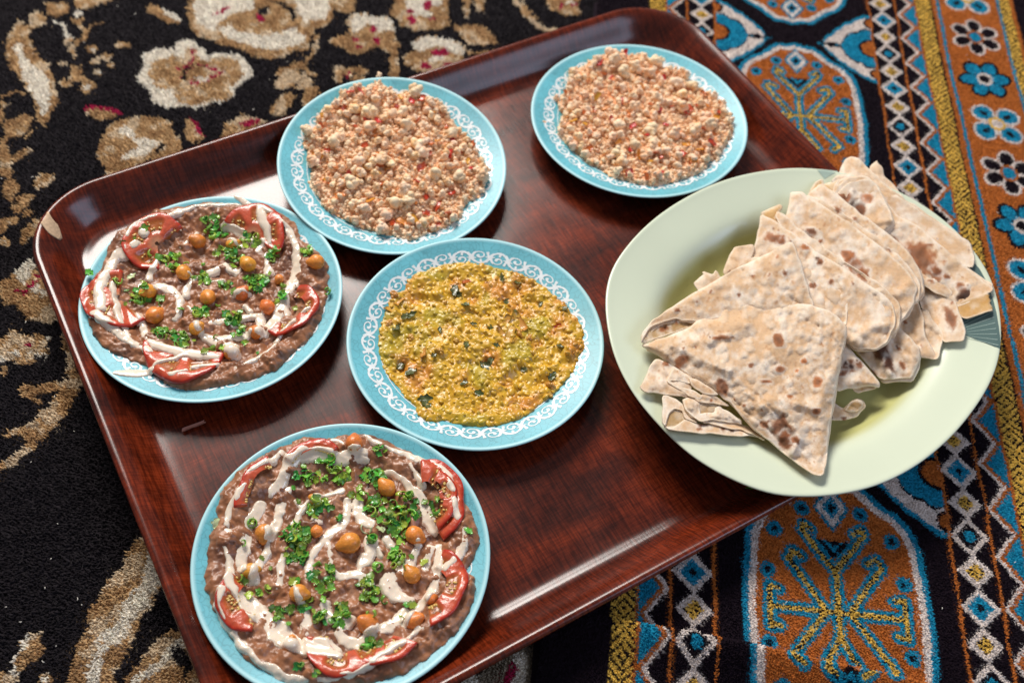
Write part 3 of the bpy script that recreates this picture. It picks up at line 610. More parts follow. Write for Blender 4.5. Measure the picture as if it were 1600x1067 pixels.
def tofu(key, crop, outline, label, seed, strays):
    M_ = Mass(key, crop, outline, .0125, .014, .002, .001, .0065, seed, lump=.0022)
    root = empty('crumbled_tofu', (0, 0, 0)); tag(root, label, 'scrambled tofu', 'mounds of crumbled tofu')
    if key == 'A': c0 = Vector((*PL['A'][:2], FLOORZ)); root.matrix_world = Matrix.Translation(c0+Vector((0, 0, .0045))) @ Matrix.Rotation(math.radians(TILT), 4, Vector((n2[0], n2[1], 0))) @ Matrix.Translation(-c0)
    cf = lambda x, y, n: mixc(TOF, (.80, .30, .10), (fbm(x*130, y*130, seed, 3)-.36)*2.6)
    M_.build('tofu_bed', m_tofu2, cf, root)
    P = scatter(M_.q, 1700, seed, .0024, -.0005); r = np.random.default_rng(seed)
    VV, FF, CC = [], [], []; o = 0; zz = M_.at(P[:, 0], P[:, 1])
    LS = [cluster(200+i, 1+i % 4) for i in range(8)]
    for i, (a, b) in enumerate(P):
        V, F = LS[i % 8]; s = r.uniform(.0013, .0029); V2 = (V*s*1.35)@rotm(r).T+np.array([a, b, zz[i]+s*.25]); VV.append(V2); FF.append(F+o); o += len(V)
        cc = mixc(TOF, TOO, np.full(1, r.normal(.34, .38)))*r.uniform(.88, 1.1); CC.append(np.repeat(cc, len(V), 0))
    tag(mk('fine_crumbs', np.vstack(VV), np.vstack(FF), m_tofu2, root, np.clip(np.vstack(CC), 0, 1)), kind='stuff')
    P = scatter(M_.q, 285, seed+1, .0062, .0005); zz = M_.at(P[:, 0], P[:, 1])
    for i, (a, b) in enumerate(P):
        s = r.choice([.0028, .0042, .0060, .0088], p=[.34, .34, .22, .10]); inst(TL[i % 10], 'crumb', root, (a, b, zz[i]+s*.55+.0008), (s, s, s), tuple(r.uniform(0, 6, 3)))
    for (sx, sy), s in strays:
        p = up((sx, sy), FLOORZ+.018); inst(TL[int(sx) % 10], 'crumb', root, (p[0], p[1], p[2]-.001), (s, s, s), (1, 2, sx))
    P = scatter(M_.q, 60, seed+2, .008, .003); zz = M_.at(P[:, 0], P[:, 1])
    for i, (a, b) in enumerate(P):
        s = r.uniform(.0024, .0046); o_ = inst(FLK[i % 5], 'tomato_piece', root, (a, b, zz[i]+.0042), (s, s, s), (r.uniform(-.6, .6), r.uniform(-.6, .6), r.uniform(0, 6)))
        if i % 3 == 0: o_.name = 'pepper_piece'; o_.material_slots[0].link = 'OBJECT'; o_.material_slots[0].material = m_pep
cA = (420, 110, 3.679); cB = (820, 60, 4.103)
tofu('A', cA, [(190,400),(250,350),(290,260),(380,210),(430,140),(580,130),(620,90),(680,120),(720,150),(800,140),(880,160),(1000,190),(1020,250),(1100,330),(1160,370),(1220,480),(1270,560),(1240,600),(1230,680),(1120,720),(1120,790),(1030,850),(960,880),(860,900),(830,940),(740,910),(620,880),(500,860),(460,820),(370,800),(300,750),(280,700),(215,630),(240,540),(225,480)],
     'pinkish beige crumbled tofu with red tomato bits on the plate touching the lentil plate', 300, [((548, 134), .0030), ((592, 132), .0050), ((598, 141), .0055), ((771, 264), .003), ((763, 266), .0035)])
tofu('B', cB, [(215,390),(260,330),(290,220),(400,170),(480,120),(600,100),(690,130),(750,95),(790,150),(880,180),(1040,220),(1050,290),(1180,350),(1270,420),(1310,500),(1345,600),(1290,680),(1250,770),(1170,780),(1150,850),(1040,890),(920,925),(800,945),(720,925),(640,900),(540,880),(500,810),(410,800),(370,740),(300,690),(220,620),(215,540),(255,480),(225,430)],
     'beige crumbled tofu on the plate in the far right corner of the tray', 400, [((851, 192), .0038), ((870, 154), .005), ((1037, 94), .005), ((1122, 250), .0045)])
# ---- lentil stew (plate D)
cD = (530, 360, 3.048)
m_len = mat('lentil_stew', vcol=True, rough=.42, noise=.22, nscale=180, bump=.00025, bscale=500, coat=.3, crough=.22)
m_grain = mat('lentil_grain', vcol=True, rough=.40, noise=.12, nscale=300, coat=.3, crough=.2)
D_ = Mass('D', cD, [(262,285),(300,290),(330,220),(420,180),(520,150),(640,145),(760,170),(880,200),(980,260),(1060,330),(1110,390),(1150,440),(1170,500),(1160,580),(1120,660),(1060,740),(980,800),(900,870),(800,915),(680,930),(560,915),(500,890),(440,915),(365,870),(370,820),(310,790),(290,740),(230,680),(190,600),(185,480),(215,400),(225,350)], .0085, .010, .0040, .0007, .0070, 500, lump=.0011)
YL = (.64, .36, .018); YO = (.60, .24, .026); YG = (.42, .33, .022)
def lencol(x, y, n):
    c = mixc(YL, YO, (fbm(x*60, y*60, 71, 3)-.5)*4-.05); t = np.clip((fbm(x*45, y*45, 72, 3)-.54)*5, 0, .7)[:, None]; return c*(1-t)+np.array(YG)*t
st = empty('lentil_stew'); tag(st, 'wet yellow lentil stew with dark green leaves on the centre plate', 'lentil stew')
D_.build('stew_bed', m_len, lencol, st)
P = scatter(D_.q, 750, 501, .0040, .001); zz = D_.at(P[:, 0], P[:, 1]); cc = lencol(P[:, 0], P[:, 1], 0); r = np.random.default_rng(3); VV, FF, CC = [], [], []; o = 0
for i, (a, b) in enumerate(P):
    V, F = ICO2; s = r.uniform(.0009, .0024)*(1.4 if i % 23 == 0 else 1); V2 = (V*np.array([1.35, .9, .55])*s)@(rotm(r) if i % 3 == 0 else np.eye(3)).T
    an = r.uniform(0, 6); R_ = np.array([[math.cos(an), -math.sin(an), 0], [math.sin(an), math.cos(an), 0], [0, 0, 1]]); V2 = V2@R_.T+np.array([a, b, zz[i]-s*.22]); VV.append(V2); FF.append(F+o); o += len(V)
    cq = cc[i]*r.uniform(.9, 1.22); cq = cq+(np.array([.66, .44, .07])-cq)*r.uniform(0, .30); CC.append(np.repeat(cq[None], len(V), 0))
tag(mk('lentil_grains', np.vstack(VV), np.vstack(FF), m_grain, st, np.clip(np.vstack(CC), 0, 1)), kind='stuff')
m_dleaf = mat('stewed_leaf', (.085, .095, .022), .35, noise=.5, nscale=300, coat=.4, rnd=.6); m_onion = mat('fried_onion', (.58, .29, .04), .35, noise=.4, nscale=200, coat=.3, rnd=.25)
def bits(mass, parent, lst, mt, name, crop, srcs, lift=.001):
    r = np.random.default_rng(len(lst))
    for i, (x, y, s) in enumerate(lst):
        p = up(S(*crop, [(x, y)]), FLOORZ+.017)[0]; o_ = inst(srcs[i % len(srcs)], name, parent, (p[0], p[1], float(mass.at(p[0], p[1]))+lift), (s, s*r.uniform(.6, 1), s), (r.uniform(-.4, .4), r.uniform(-.4, .4), r.uniform(0, 6)))
        o_.material_slots[0].link = 'OBJECT'; o_.material_slots[0].material = mt
bits(D_, st, [(790,430,.0065),(830,425,.007),(865,440,.006),(775,480,.006),(815,490,.007),(860,490,.006),(905,510,.005),(930,580,.005),(420,440,.004),(480,580,.005),(560,520,.004),(340,500,.0045),(1010,740,.006),(500,330,.004),(262,305,.006),(240,290,.0055),(285,330,.005),(400,580,.005),(930,530,.004),(250,380,.0055),(235,440,.005),(1000,780,.004),(700,240,.004)], m_onion, 'onion_piece', cD, FLK+TL, -.0004)
bits(D_, st, [(605,245,.004),(1040,460,.003)], m_tom, 'tomato_piece', cD, FLK)
# ------------------------------------------------------------------ bean plates (C and E)
m_bean = mat('bean_paste', vcol=True, rough=.42, noise=.28, nscale=140, bump=.0003, bscale=300, coat=.15, crough=.25)
m_sauce = mat('tahini_sauce', (.90, .75, .60), .16, noise=.04, nscale=60, coat=.5, crough=.08, sss=.25, ssc=(1, .8, .6))
m_chick = mat('chickpea_skin', (.76, .26, .035), .42, noise=.25, nscale=2.5, bump=.0004, bscale=5, coat=.3, crough=.2, rnd=.32, sss=.15, ssc=(1, .4, .1))
m_tomf = mat('tomato_flesh', vcol=True, rough=.3, noise=.22, nscale=260, bump=.0003, bscale=500, coat=.35, crough=.12, sss=.15, ssc=(1, .3, .2)); m_seed = mat('tomato_seed', (.72, .48, .14), .3, coat=.5)
m_green = mat('scallion_green', (.22, .43, .045), .32, noise=.45, nscale=180, coat=.4, rnd=1.0, sss=.1, ssc=(.4, 1, .2)); m_pars = mat('parsley_green', (.095, .26, .030), .42, noise=.4, nscale=200, coat=.25, rnd=1.0); m_pale = mat('scallion_white', (.55, .62, .32), .3, noise=.2, nscale=200, coat=.4)
BR = (.33, .130, .056); BD = (.18, .068, .033); BP = (.46, .225, .13)
def beancol(x, y, n):
    c = mixc(BR, BD, (fbm(x*70, y*70, 81, 3)-.48)*4); return mixc((0, 0, 0), (1, 1, 1), (fbm(x*160, y*160, 82, 3)-.55)*5)*(np.array(BP)-c)*.8+c
def chick_mesh(seed):
    r = np.random.default_rng(seed); V, F = ICO3; V = V.copy(); d = np.array([1., 0, .15]); d /= np.linalg.norm(d); c = V@d
    rad = 1+.34*np.clip((c-.80)/.2, 0, 1)**1.4-.10*np.exp(-((V[:, 1])/.10)**2)*np.clip(-c+.5, 0, 1); rad += .16*(fbm(V[:, 0]*2.5+seed, V[:, 1]*2.5+V[:, 2]*2, seed, 3)-.5)
    return V*rad[:, None]*np.array([1, .95, .9]), F
CH = []
for i in range(4):
    V, F = chick_mesh(i); o = mk('chickpea', V, F, m_chick); C.objects.unlink(o); CH.append(o)
def ringlet(seed):      # short bent piece of scallion tube
    r = np.random.default_rng(seed); nt_, n = 9, 3; arc = r.choice([6.283, 6.283, 4.2, 3.2]); a = np.linspace(0, arc, nt_*2); ecc = r.uniform(.45, 1); Rr = []
    for rad, zz in ((1, -.45), (1, .45), (.78, .45), (.78, -.45)): Rr.append(np.stack([rad*np.cos(a), rad*np.sin(a)*ecc, zz+.12*np.sin(a*2)+0*a], -1))
    V = np.concatenate(Rr); m = len(a); F = np.concatenate([np.stack([k*m+np.arange(m-1), k*m+np.arange(1, m), ((k+1) % 4)*m+np.arange(1, m), ((k+1) % 4)*m+np.arange(m-1)], -1) for k in range(4)])
    caps = np.array([[0, m, 2*m, 3*m], [3*m+m-1, 2*m+m-1, m+m-1, m-1]]); return V, np.vstack([F, caps])
def leafbit(seed):
    r = np.random.default_rng(seed); n, m = 9, 5; u = np.linspace(-1, 1, n); wv = (1-np.abs(u)**1.6)*r.uniform(.5, .8)+.12; wv = wv*(1+.25*np.sign(np.sin(np.arange(n)*2.2+seed)))
    a = u[:, None]*np.ones(m); b = wv[:, None]*np.linspace(-1, 1, m); zt = .35*b*b*r.uniform(.3, 2)*.5+.15*a*a*r.uniform(-1, 1)+.1*np.sin(a*5+b*6)
    T = np.stack([a, b, zt+.03], -1).reshape(-1, 3); B = T-np.array([0, 0, .06]); f = gridF(n, m)[:, ::-1]; N_ = n*m; idx = np.arange(N_).reshape(n, m); loop = np.concatenate([idx[:, 0], idx[-1, 1:], idx[-2::-1, -1], idx[0, -2:0:-1]]); l2 = np.roll(loop, -1)
    return np.vstack([T, B]), np.vstack([f, f[:, ::-1]+N_, np.stack([loop, loop+N_, l2+N_, l2], -1)[:, ::-1]])
RG, LF = [], []
for i in range(6):
    V, F = ringlet(i); o = mk('scallion_piece', V, F, m_green); C.objects.unlink(o); RG.append(o)
    V, F = leafbit(i); o = mk('parsley_piece', V, F, m_pars); C.objects.unlink(o); LF.append(o)
bits(D_, st, [(550,285,.0062),(570,300,.005),(340,400,.0055),(310,410,.004),(270,460,.004),(290,625,.0045),(340,670,.005),(410,800,.006),(415,830,.005),(605,545,.005),(700,640,.006),(725,620,.004),(750,545,.003),(720,455,.004),(840,385,.0035),(775,225,.004),(850,245,.0035),(1015,690,.0045),(665,770,.004),(590,720,.004),(800,330,.004),(640,440,.003),(1050,560,.003),(480,470,.003),(600,355,.004),(880,655,.003),(1070,380,.0035),(960,345,.003),(450,600,.003)], m_dleaf, 'wilted_leaf', cD, LF, .0012)
def tomato_slice(mass, cx, cy, R, a0, a1, seed, label, tilt=.0012, nch=5, lift=.0008, r0=.06):
    nr_, na = 22, int(26+(a1-a0)*16); full = a1-a0 > 6.2; a = np.linspace(a0, a1, na); rr = np.concatenate([np.linspace(r0, .88, nr_-5), [.93, .97, 1.0, 1.0, .97]])
    A, Rr = np.meshgrid(a, rr, indexing='ij'); wob = 1+.05*np.sin(A*3+seed)+.02*np.sin(A*7+seed)
    x = cx+R*Rr*wob*np.cos(A); y = cy+R*Rr*wob*np.sin(A); base = mass.at(x, y, True)
    fr = ((A*nch/(2*np.pi)+seed*.37) % 1); ch = np.clip((.5-np.abs(fr-.5)-.14)*9, 0, 1)*np.clip((Rr-.30)*9, 0, 1)*np.clip((.84-Rr)*10, 0, 1)
    z = base+lift+.0030-ch*.0016+.0003*(fbm(x*500, y*500, seed, 2)-.5)+tilt*Rr
    dz = np.zeros(len(rr)); dz[-3] = -.0006; dz[-2] = -.0022; dz[-1] = -.0034; dz[-4] = -.0001
    z = z+dz[None, :]; z[0, :] -= .0022*(0 if full else 1); z[-1, :] -= .0022*(0 if full else 1)
    V = np.stack([x, y, z], -1).reshape(-1, 3); F = gridF(na, len(rr))
    FL_ = np.array([.58, .095, .040]); SK = np.array([.50, .030, .010]); GE = np.array([.38, .10, .016]); CO = np.array([.62, .27, .14])
    t = ch[..., None]; c = FL_*(1-t)+GE*t; t = np.clip((.32-Rr)*5, 0, 1)[..., None]; c = c*(1-t)+CO*t; t = np.clip((Rr-.90)*18, 0, 1)[..., None]; c = c*(1-t)+SK*t
    ob = mk('tomato_slice', V, F, m_tomf, None, c.reshape(-1, 3)); tag(ob, label, 'tomato slice', 'tomato slices on the bean plates')
    rs = np.random.default_rng(seed); VV, FF = [], []; o = 0
    for i in range(40):
        aa = rs.uniform(a0, a1); r_ = rs.uniform(max(.42, r0), .78); f_ = (aa*nch/(2*np.pi)+seed*.37) % 1
        if abs(f_-.5) > .30: continue
        px, py = cx+R*r_*math.cos(aa), cy+R*r_*math.sin(aa); V1, F1 = ICO1; M3 = rotm(rs)
        VV.append((V1*np.array([.0012, .0008, .0004])*1.1)@np.array([[math.cos(aa), math.sin(aa), 0], [-math.sin(aa), math.cos(aa), 0], [0, 0, 1]])+np.array([px, py, float(mass.at(px, py, True))+lift+.0019+tilt*r_])); FF.append(F1+o); o += len(V1)
    if VV: tag(mk('seeds', np.vstack(VV), np.vstack(FF), m_seed, ob), kind='stuff')
    return lambda X, Y: np.where(tmask(X, Y, cx, cy, R, a0, a1) & (np.hypot(X-cx, Y-cy) > r0*R), mass.at(X, Y, True)+lift+.0024+tilt, -1)
def tmask(X, Y, cx, cy, R, a0, a1):
    r = np.hypot(X-cx, Y-cy); a = (np.arctan2(Y-cy, X-cx)-a0) % (2*np.pi); return (r < R) & (a < a1-a0)
def bean_plate(key, crop, outline, seed, toms, chicks, strokes, herbs, names):
    nm = names
    Mb = Mass(key, crop, outline, .0080, .006, .0040, .0013, .0085, seed, lump=.0013)
    Mb.build('bean_paste', m_bean, beancol); ob = bpy.data.objects[-1] if False else None
    o = [q for q in C.objects if q.name.startswith('bean_paste')][-1]; tag(o, 'mashed brown beans spread over the '+nm, 'bean paste', 'bean spreads')
    zf = FLOORZ+.0205; sc_ = .00033*(3.0/crop[2])/1.0
    pxm = np.linalg.norm(np.diff(up(S(*crop, [(500, 500), (600, 500)]), zf)[:, :2], axis=0))/100
    caps = []
    for i, (x, y, R, a0, a1, lab, *ex) in enumerate(toms):
        p = up(S(*crop, [(x, y)]), zf)[0]; caps.append(tomato_slice(Mb, p[0], p[1], R*pxm*1.13, math.radians(a0), math.radians(a1), seed+i, lab, lift=.0006+(ex[0] if ex else 0), r0=(.72, .70, .42, .60, .50, .40, .30, .50)[i] if key == 'E' else (.06, .10, .10, .06, .55)[i]))
    cps = []
    for i, (x, y, R, lab) in enumerate(chicks):
        p = up(S(*crop, [(x, y)]), zf+.003)[0]; r = R*pxm*.90; z = float(Mb.at(p[0], p[1]))+r*.34
        o = CH[i % 4].copy(); C.objects.link(o); o.location = (p[0], p[1], z); o.scale = (r, r, r); o.rotation_euler = (random.uniform(-.6, .6), random.uniform(-.6, .6), random.uniform(0, 6.28)); tag(o, lab, 'chickpea', 'chickpeas on the bean plates'); cps.append((p[0], p[1], z, r))
    # drizzle
    st_ = .00055; segs = []
    for pts_, wd in strokes:
        if not hasattr(wd, '__len__'): wd = [wd]*len(pts_)
        q = up(S(*crop, pts_), zf+.001)[:, :2]
        if len(q) == 1: q = np.vstack([q, q+1e-5]); wd = [wd[0]]*2
        if len(q) > 2: qw = chaikin(np.c_[q, wd], 2, False); q = qw[:, :2]; wd = list(qw[:, 2])
        for i in range(len(q)-1): segs.append((q[i], q[i+1], (wd[i] if wd[i] < 30 else (30+(wd[i]-30)*.5))*pxm/2, (wd[i+1] if wd[i+1] < 30 else (30+(wd[i+1]-30)*.5))*pxm/2))
    allq = np.array([s[0] for s in segs]+[s[1] for s in segs]); xs = np.arange(allq[:, 0].min()-.006, allq[:, 0].max()+.006, st_); ys = np.arange(allq[:, 1].min()-.006, allq[:, 1].max()+.006, st_); X, Y = np.meshgrid(xs, ys, indexing='ij')
    wx = X+.0011*(vn(X*330, Y*330, seed+3)-.5)+.0030*(vn(X*120, Y*120, seed+5)-.5); wy = Y+.0011*(vn(X*330, Y*330, seed+4)-.5)+.0030*(vn(X*120, Y*120, seed+6)-.5); T = np.full(X.shape, -1.)
    for a, b, ra, rb in segs:
        mg = max(ra, rb)+.004; m = (wx > min(a[0], b[0])-mg) & (wx < max(a[0], b[0])+mg) & (wy > min(a[1], b[1])-mg) & (wy < max(a[1], b[1])+mg)
        if not m.any(): continue
        d, t = segd(wx[m], wy[m], a, b); v = ra*(1-t)+rb*t-d; T[m] = np.maximum(T[m], v)
    T = T+.0007*(vn(X*260, Y*260, seed+8)-.5)+.00035
    rp = np.hypot(X-PL[key][0], Y-PL[key][1]); base = np.maximum(Mb.at(X, Y)*.35+Mb.at(X, Y, True)*.65+.0006, FLOORZ+zplate(np.minimum(rp, .0985)))
    outside = sdf(X.ravel(), Y.ravel(), Mb.q).reshape(X.shape) < 0; base = np.where(outside, FLOORZ+zplate(np.minimum(rp, .0985))+.0002, base)
    cz = np.full(X.shape, -1.)
    for f in caps: cz = np.maximum(cz, f(X, Y))
    mk_ = (cz > 0).astype(float); cn = np.where(cz > 0, cz, 0)
    for _ in range(7):
        for A in (mk_, cn): A[1:-1, 1:-1] = (A[1:-1, 1:-1]*2+A[2:, 1:-1]+A[:-2, 1:-1]+A[1:-1, 2:]+A[1:-1, :-2])/6
    base = base*(1-mk_)+cn
    for px, py, pz_, r in cps:
        d2 = np.hypot(X-px, Y-py)/r; base = np.where(d2 < .93, np.maximum(base, pz_+r*.93*np.sqrt(np.clip(1-d2**2, 0, 1))), base)
    b2 = base.copy()
    for _ in range(9): b2[1:-1, 1:-1] = (b2[1:-1, 1:-1]*2+b2[2:, 1:-1]+b2[:-2, 1:-1]+b2[1:-1, 2:]+b2[1:-1, :-2])/6
    Tp = np.clip(T/.0027, 0, 1); Z = np.where(T > 0, np.maximum(b2, base)+.0002+.0009*np.sqrt(1-(1-Tp)**2), base+np.maximum(T*1.2, -.0012)); keep = (T > -.0005).ravel()
    F = gridF(*X.shape)[:, ::-1]; F = F[keep[F].any(1)]; us = np.unique(F); mp = np.full(X.size, -1); mp[us] = np.arange(len(us))
    tag(mk('tahini_drizzle', np.stack([X.ravel(), Y.ravel(), Z.ravel()], -1)[us], mp[F], m_sauce), 'cream coloured sauce drizzled over the '+nm, 'sauce', 'drizzled sauces')
    # chopped greens
    root = empty('chopped_greens'); tag(root, 'chopped scallions and parsley scattered over the '+nm, 'herbs', 'chopped herbs'); r = np.random.default_rng(seed); cnt = 0
    for x, y, rx, ry, n, *pale in herbs:
        n = int(n*2.3) if n > 2 else n
        for i in range(n):
            aa = r.uniform(0, 6.28); q = math.sqrt(r.uniform(0, 1)) if n > 1 else 0; p = up(S(*crop, [(x+rx*q*math.cos(aa), y+ry*q*math.sin(aa))]), zf+.001)[0]
            ix = np.clip(int((p[0]-xs[0])/st_), 0, len(xs)-1); iy = np.clip(int((p[1]-ys[0])/st_), 0, len(ys)-1); z = max(float(Z[ix, iy]) if T[ix, iy] > 0 else 0, float(Mb.at(p[0], p[1])), float(base[ix, iy]))+.0007+.0010*r.uniform(0, 1)
            tw = r.uniform(0, 1)
            if tw < .30:
                s = r.uniform(.0018, .0036); o_ = inst(RG[cnt % 6], 'scallion_piece', root, (p[0], p[1], z), (s, s, s*r.uniform(.6, 1.3)), (r.uniform(-.9, .9), r.uniform(-.9, .9), r.uniform(0, 6)))
            else:
                s = r.uniform(.0019, .0040); o_ = inst(LF[cnt % 6], 'parsley_piece', root, (p[0], p[1], z), (s, s, s), (r.uniform(-.6, .6), r.uniform(-.6, .6), r.uniform(0, 6)))
                if tw > .60: o_.material_slots[0].link = 'OBJECT'; o_.material_slots[0].material = m_green
            if pale: o_.material_slots[0].link = 'OBJECT'; o_.material_slots[0].material = m_pale; o_.scale = (.0040, .0040, .0040)
            cnt += 1
    return Mb
cC = (110, 290, 3.048); cE = (290, 650, 2.559)
pC = 'left bean plate'; pE = 'bottom bean plate'
ck = lambda L, w_: [(x, y, r, 'chickpea '+d+', '+w_) for x, y, r, d in L]
bean_plate('C', cC, [(88,560),(95,690),(150,770),(250,820),(370,850),(420,930),(520,980),(640,975),(760,945),(870,930),(930,900),(1000,880),(1060,800),(1160,720),(1210,600),(1230,500),(1235,400),(1210,345),(1130,280),(1085,240),(1080,185),(1040,170),(960,115),(860,100),(760,98),(680,90),(600,105),(480,122),(380,150),(280,212),(210,255),(180,330),(150,400),(112,455)], 700,
  [(415,285,138,50,290,'half red tomato slice under white drizzle at the upper left of the left bean plate'), (868,235,150,-35,165,'red tomato slice with open seed chambers at the top right of the left bean plate'),
   (235,545,148,100,330,'tomato slice with pale core on the outer left side of the left bean plate'), (550,775,172,172,362,'tomato half slice at the near edge of the left bean plate'), (1030,585,135,-115,80,'curved red tomato slice at the right side of the left bean plate')],
  ck([(605,255,43,'topmost left of the upper pair'), (765,258,36,'beside the scallions, upper right of centre'), (535,400,45,'left of the centre, half covered by sauce'), (365,487,44,'near the left tomato slice, under scallions'), (845,370,46,'right of centre below the scallions'), (650,515,45,'bare and round in the very centre'), (805,495,44,'just right of the centre one, with a scallion ring'), (395,600,52,'large, low on the left with a sauce stripe'), (935,563,44,'on the right inside the sauce pool'), (595,668,40,'below the centre, capped with sauce'), (880,684,40,'lower right in the pool of sauce'), (765,778,46,'lowest, near the bottom tomato slice'), (990,425,26,'small, on the right under the sauce')], pC) + [(1175,380,44,'pale pinkish bean embedded at the right rim of the left bean plate')],
  [([(275,268),(320,200),(400,180),(500,150),(620,108),(700,95),(800,100)],[14,14,12,26,24,22,16]), ([(795,60),(850,85),(900,110),(960,150)],[24,24,20,18]), ([(905,110),(920,180),(950,270)],[34,30,22]), ([(1010,185),(1060,240),(1080,320),(1070,400),(1060,450)],[12,26,26,60,70]),
   ([(260,320),(200,370),(165,450),(145,560),(150,600)],[44,64,48,50,40]), ([(120,625),(220,690),(300,750),(370,780)],[36,50,40,34]), ([(205,485),(215,580),(260,670),(290,720)],[14,20,16,16]), ([(355,250)],[60]), ([(312,300)],[44]), ([(250,345)],[64]), ([(320,470),(330,550)],[30,22]),
   ([(320,600),(335,660),(370,720),(430,760),(520,785),(620,800),(700,815)],[20,30,50,64,60,50,20]), ([(395,860),(420,838),(500,810),(640,808)],[14,18,18,22]), ([(600,865),(700,850)],[22,14]), ([(480,912),(560,888)],[22,16]), ([(560,445),(640,400),(740,368)],[18,26,40]), ([(545,500),(575,425)],[30,38]),
   ([(420,470),(500,490),(520,570),(490,620)],[56,62,38,20]), ([(370,430),(385,385),(430,340)],[30,32,20]), ([(520,280),(600,225)],[22,16]), ([(720,188),(800,210),(880,255)],[26,28,22]), ([(760,245),(830,275)],[22,30]), ([(890,295),(910,265)],[26,30]), ([(930,310),(940,400)],[26,44]), ([(770,515),(850,500)],[14,16]),
   ([(1065,450),(1010,520),(990,600),(950,660),(900,700)],[60,60,80,80,50]), ([(900,600),(900,660)],[26,26]), ([(650,640),(780,620),(880,600)],[22,30,26]), ([(600,640),(630,700),(700,740),(780,800)],[40,30,50,70]), ([(700,720),(840,700)],[40,30]), ([(720,760),(760,740),(800,760)],[16,20,16]), ([(1135,590),(1050,650),(980,730)],[8,14,12]), ([(975,750),(900,820),(820,865),(800,870)],[12,16,30,36]),
   ([(225,885),(300,890),(375,875)],[50,70,34]), ([(640,450),(720,430)],[8,10]), ([(860,580),(820,560)],[10,10]), ([(1010,560),(1040,620)],[30,18]), ([(560,560),(600,600),(660,640)],[12,14,12]), ([(740,650),(820,660)],[14,22]), ([(730,370),(800,400)],[30,18])],
  [(700,205,55,50,10),(480,345,45,40,7),(760,310,70,40,12),(850,250,50,40,6),(630,430,30,30,4),(880,450,60,40,12),(965,320,26,30,5),(320,505,60,45,9),(450,690,50,30,8),(520,720,34,34,7),(620,590,40,34,6),(770,620,50,30,7),(795,680,30,40,5),(1130,318,28,24,4),(95,437,10,10,2),(290,430,4,4,1,1),(1225,510,10,8,2),(640,790,6,6,1),(660,165,34,12,3),(1000,510,26,18,3),(262,300,4,4,1),(640,470,430,330,13),(740,460,30,14,3),(590,420,20,16,2),(890,790,6,6,1),(1070,575,6,6,1),(220,465,30,8,2),(830,735,6,6,1),(690,715,10,6,1)], pC)
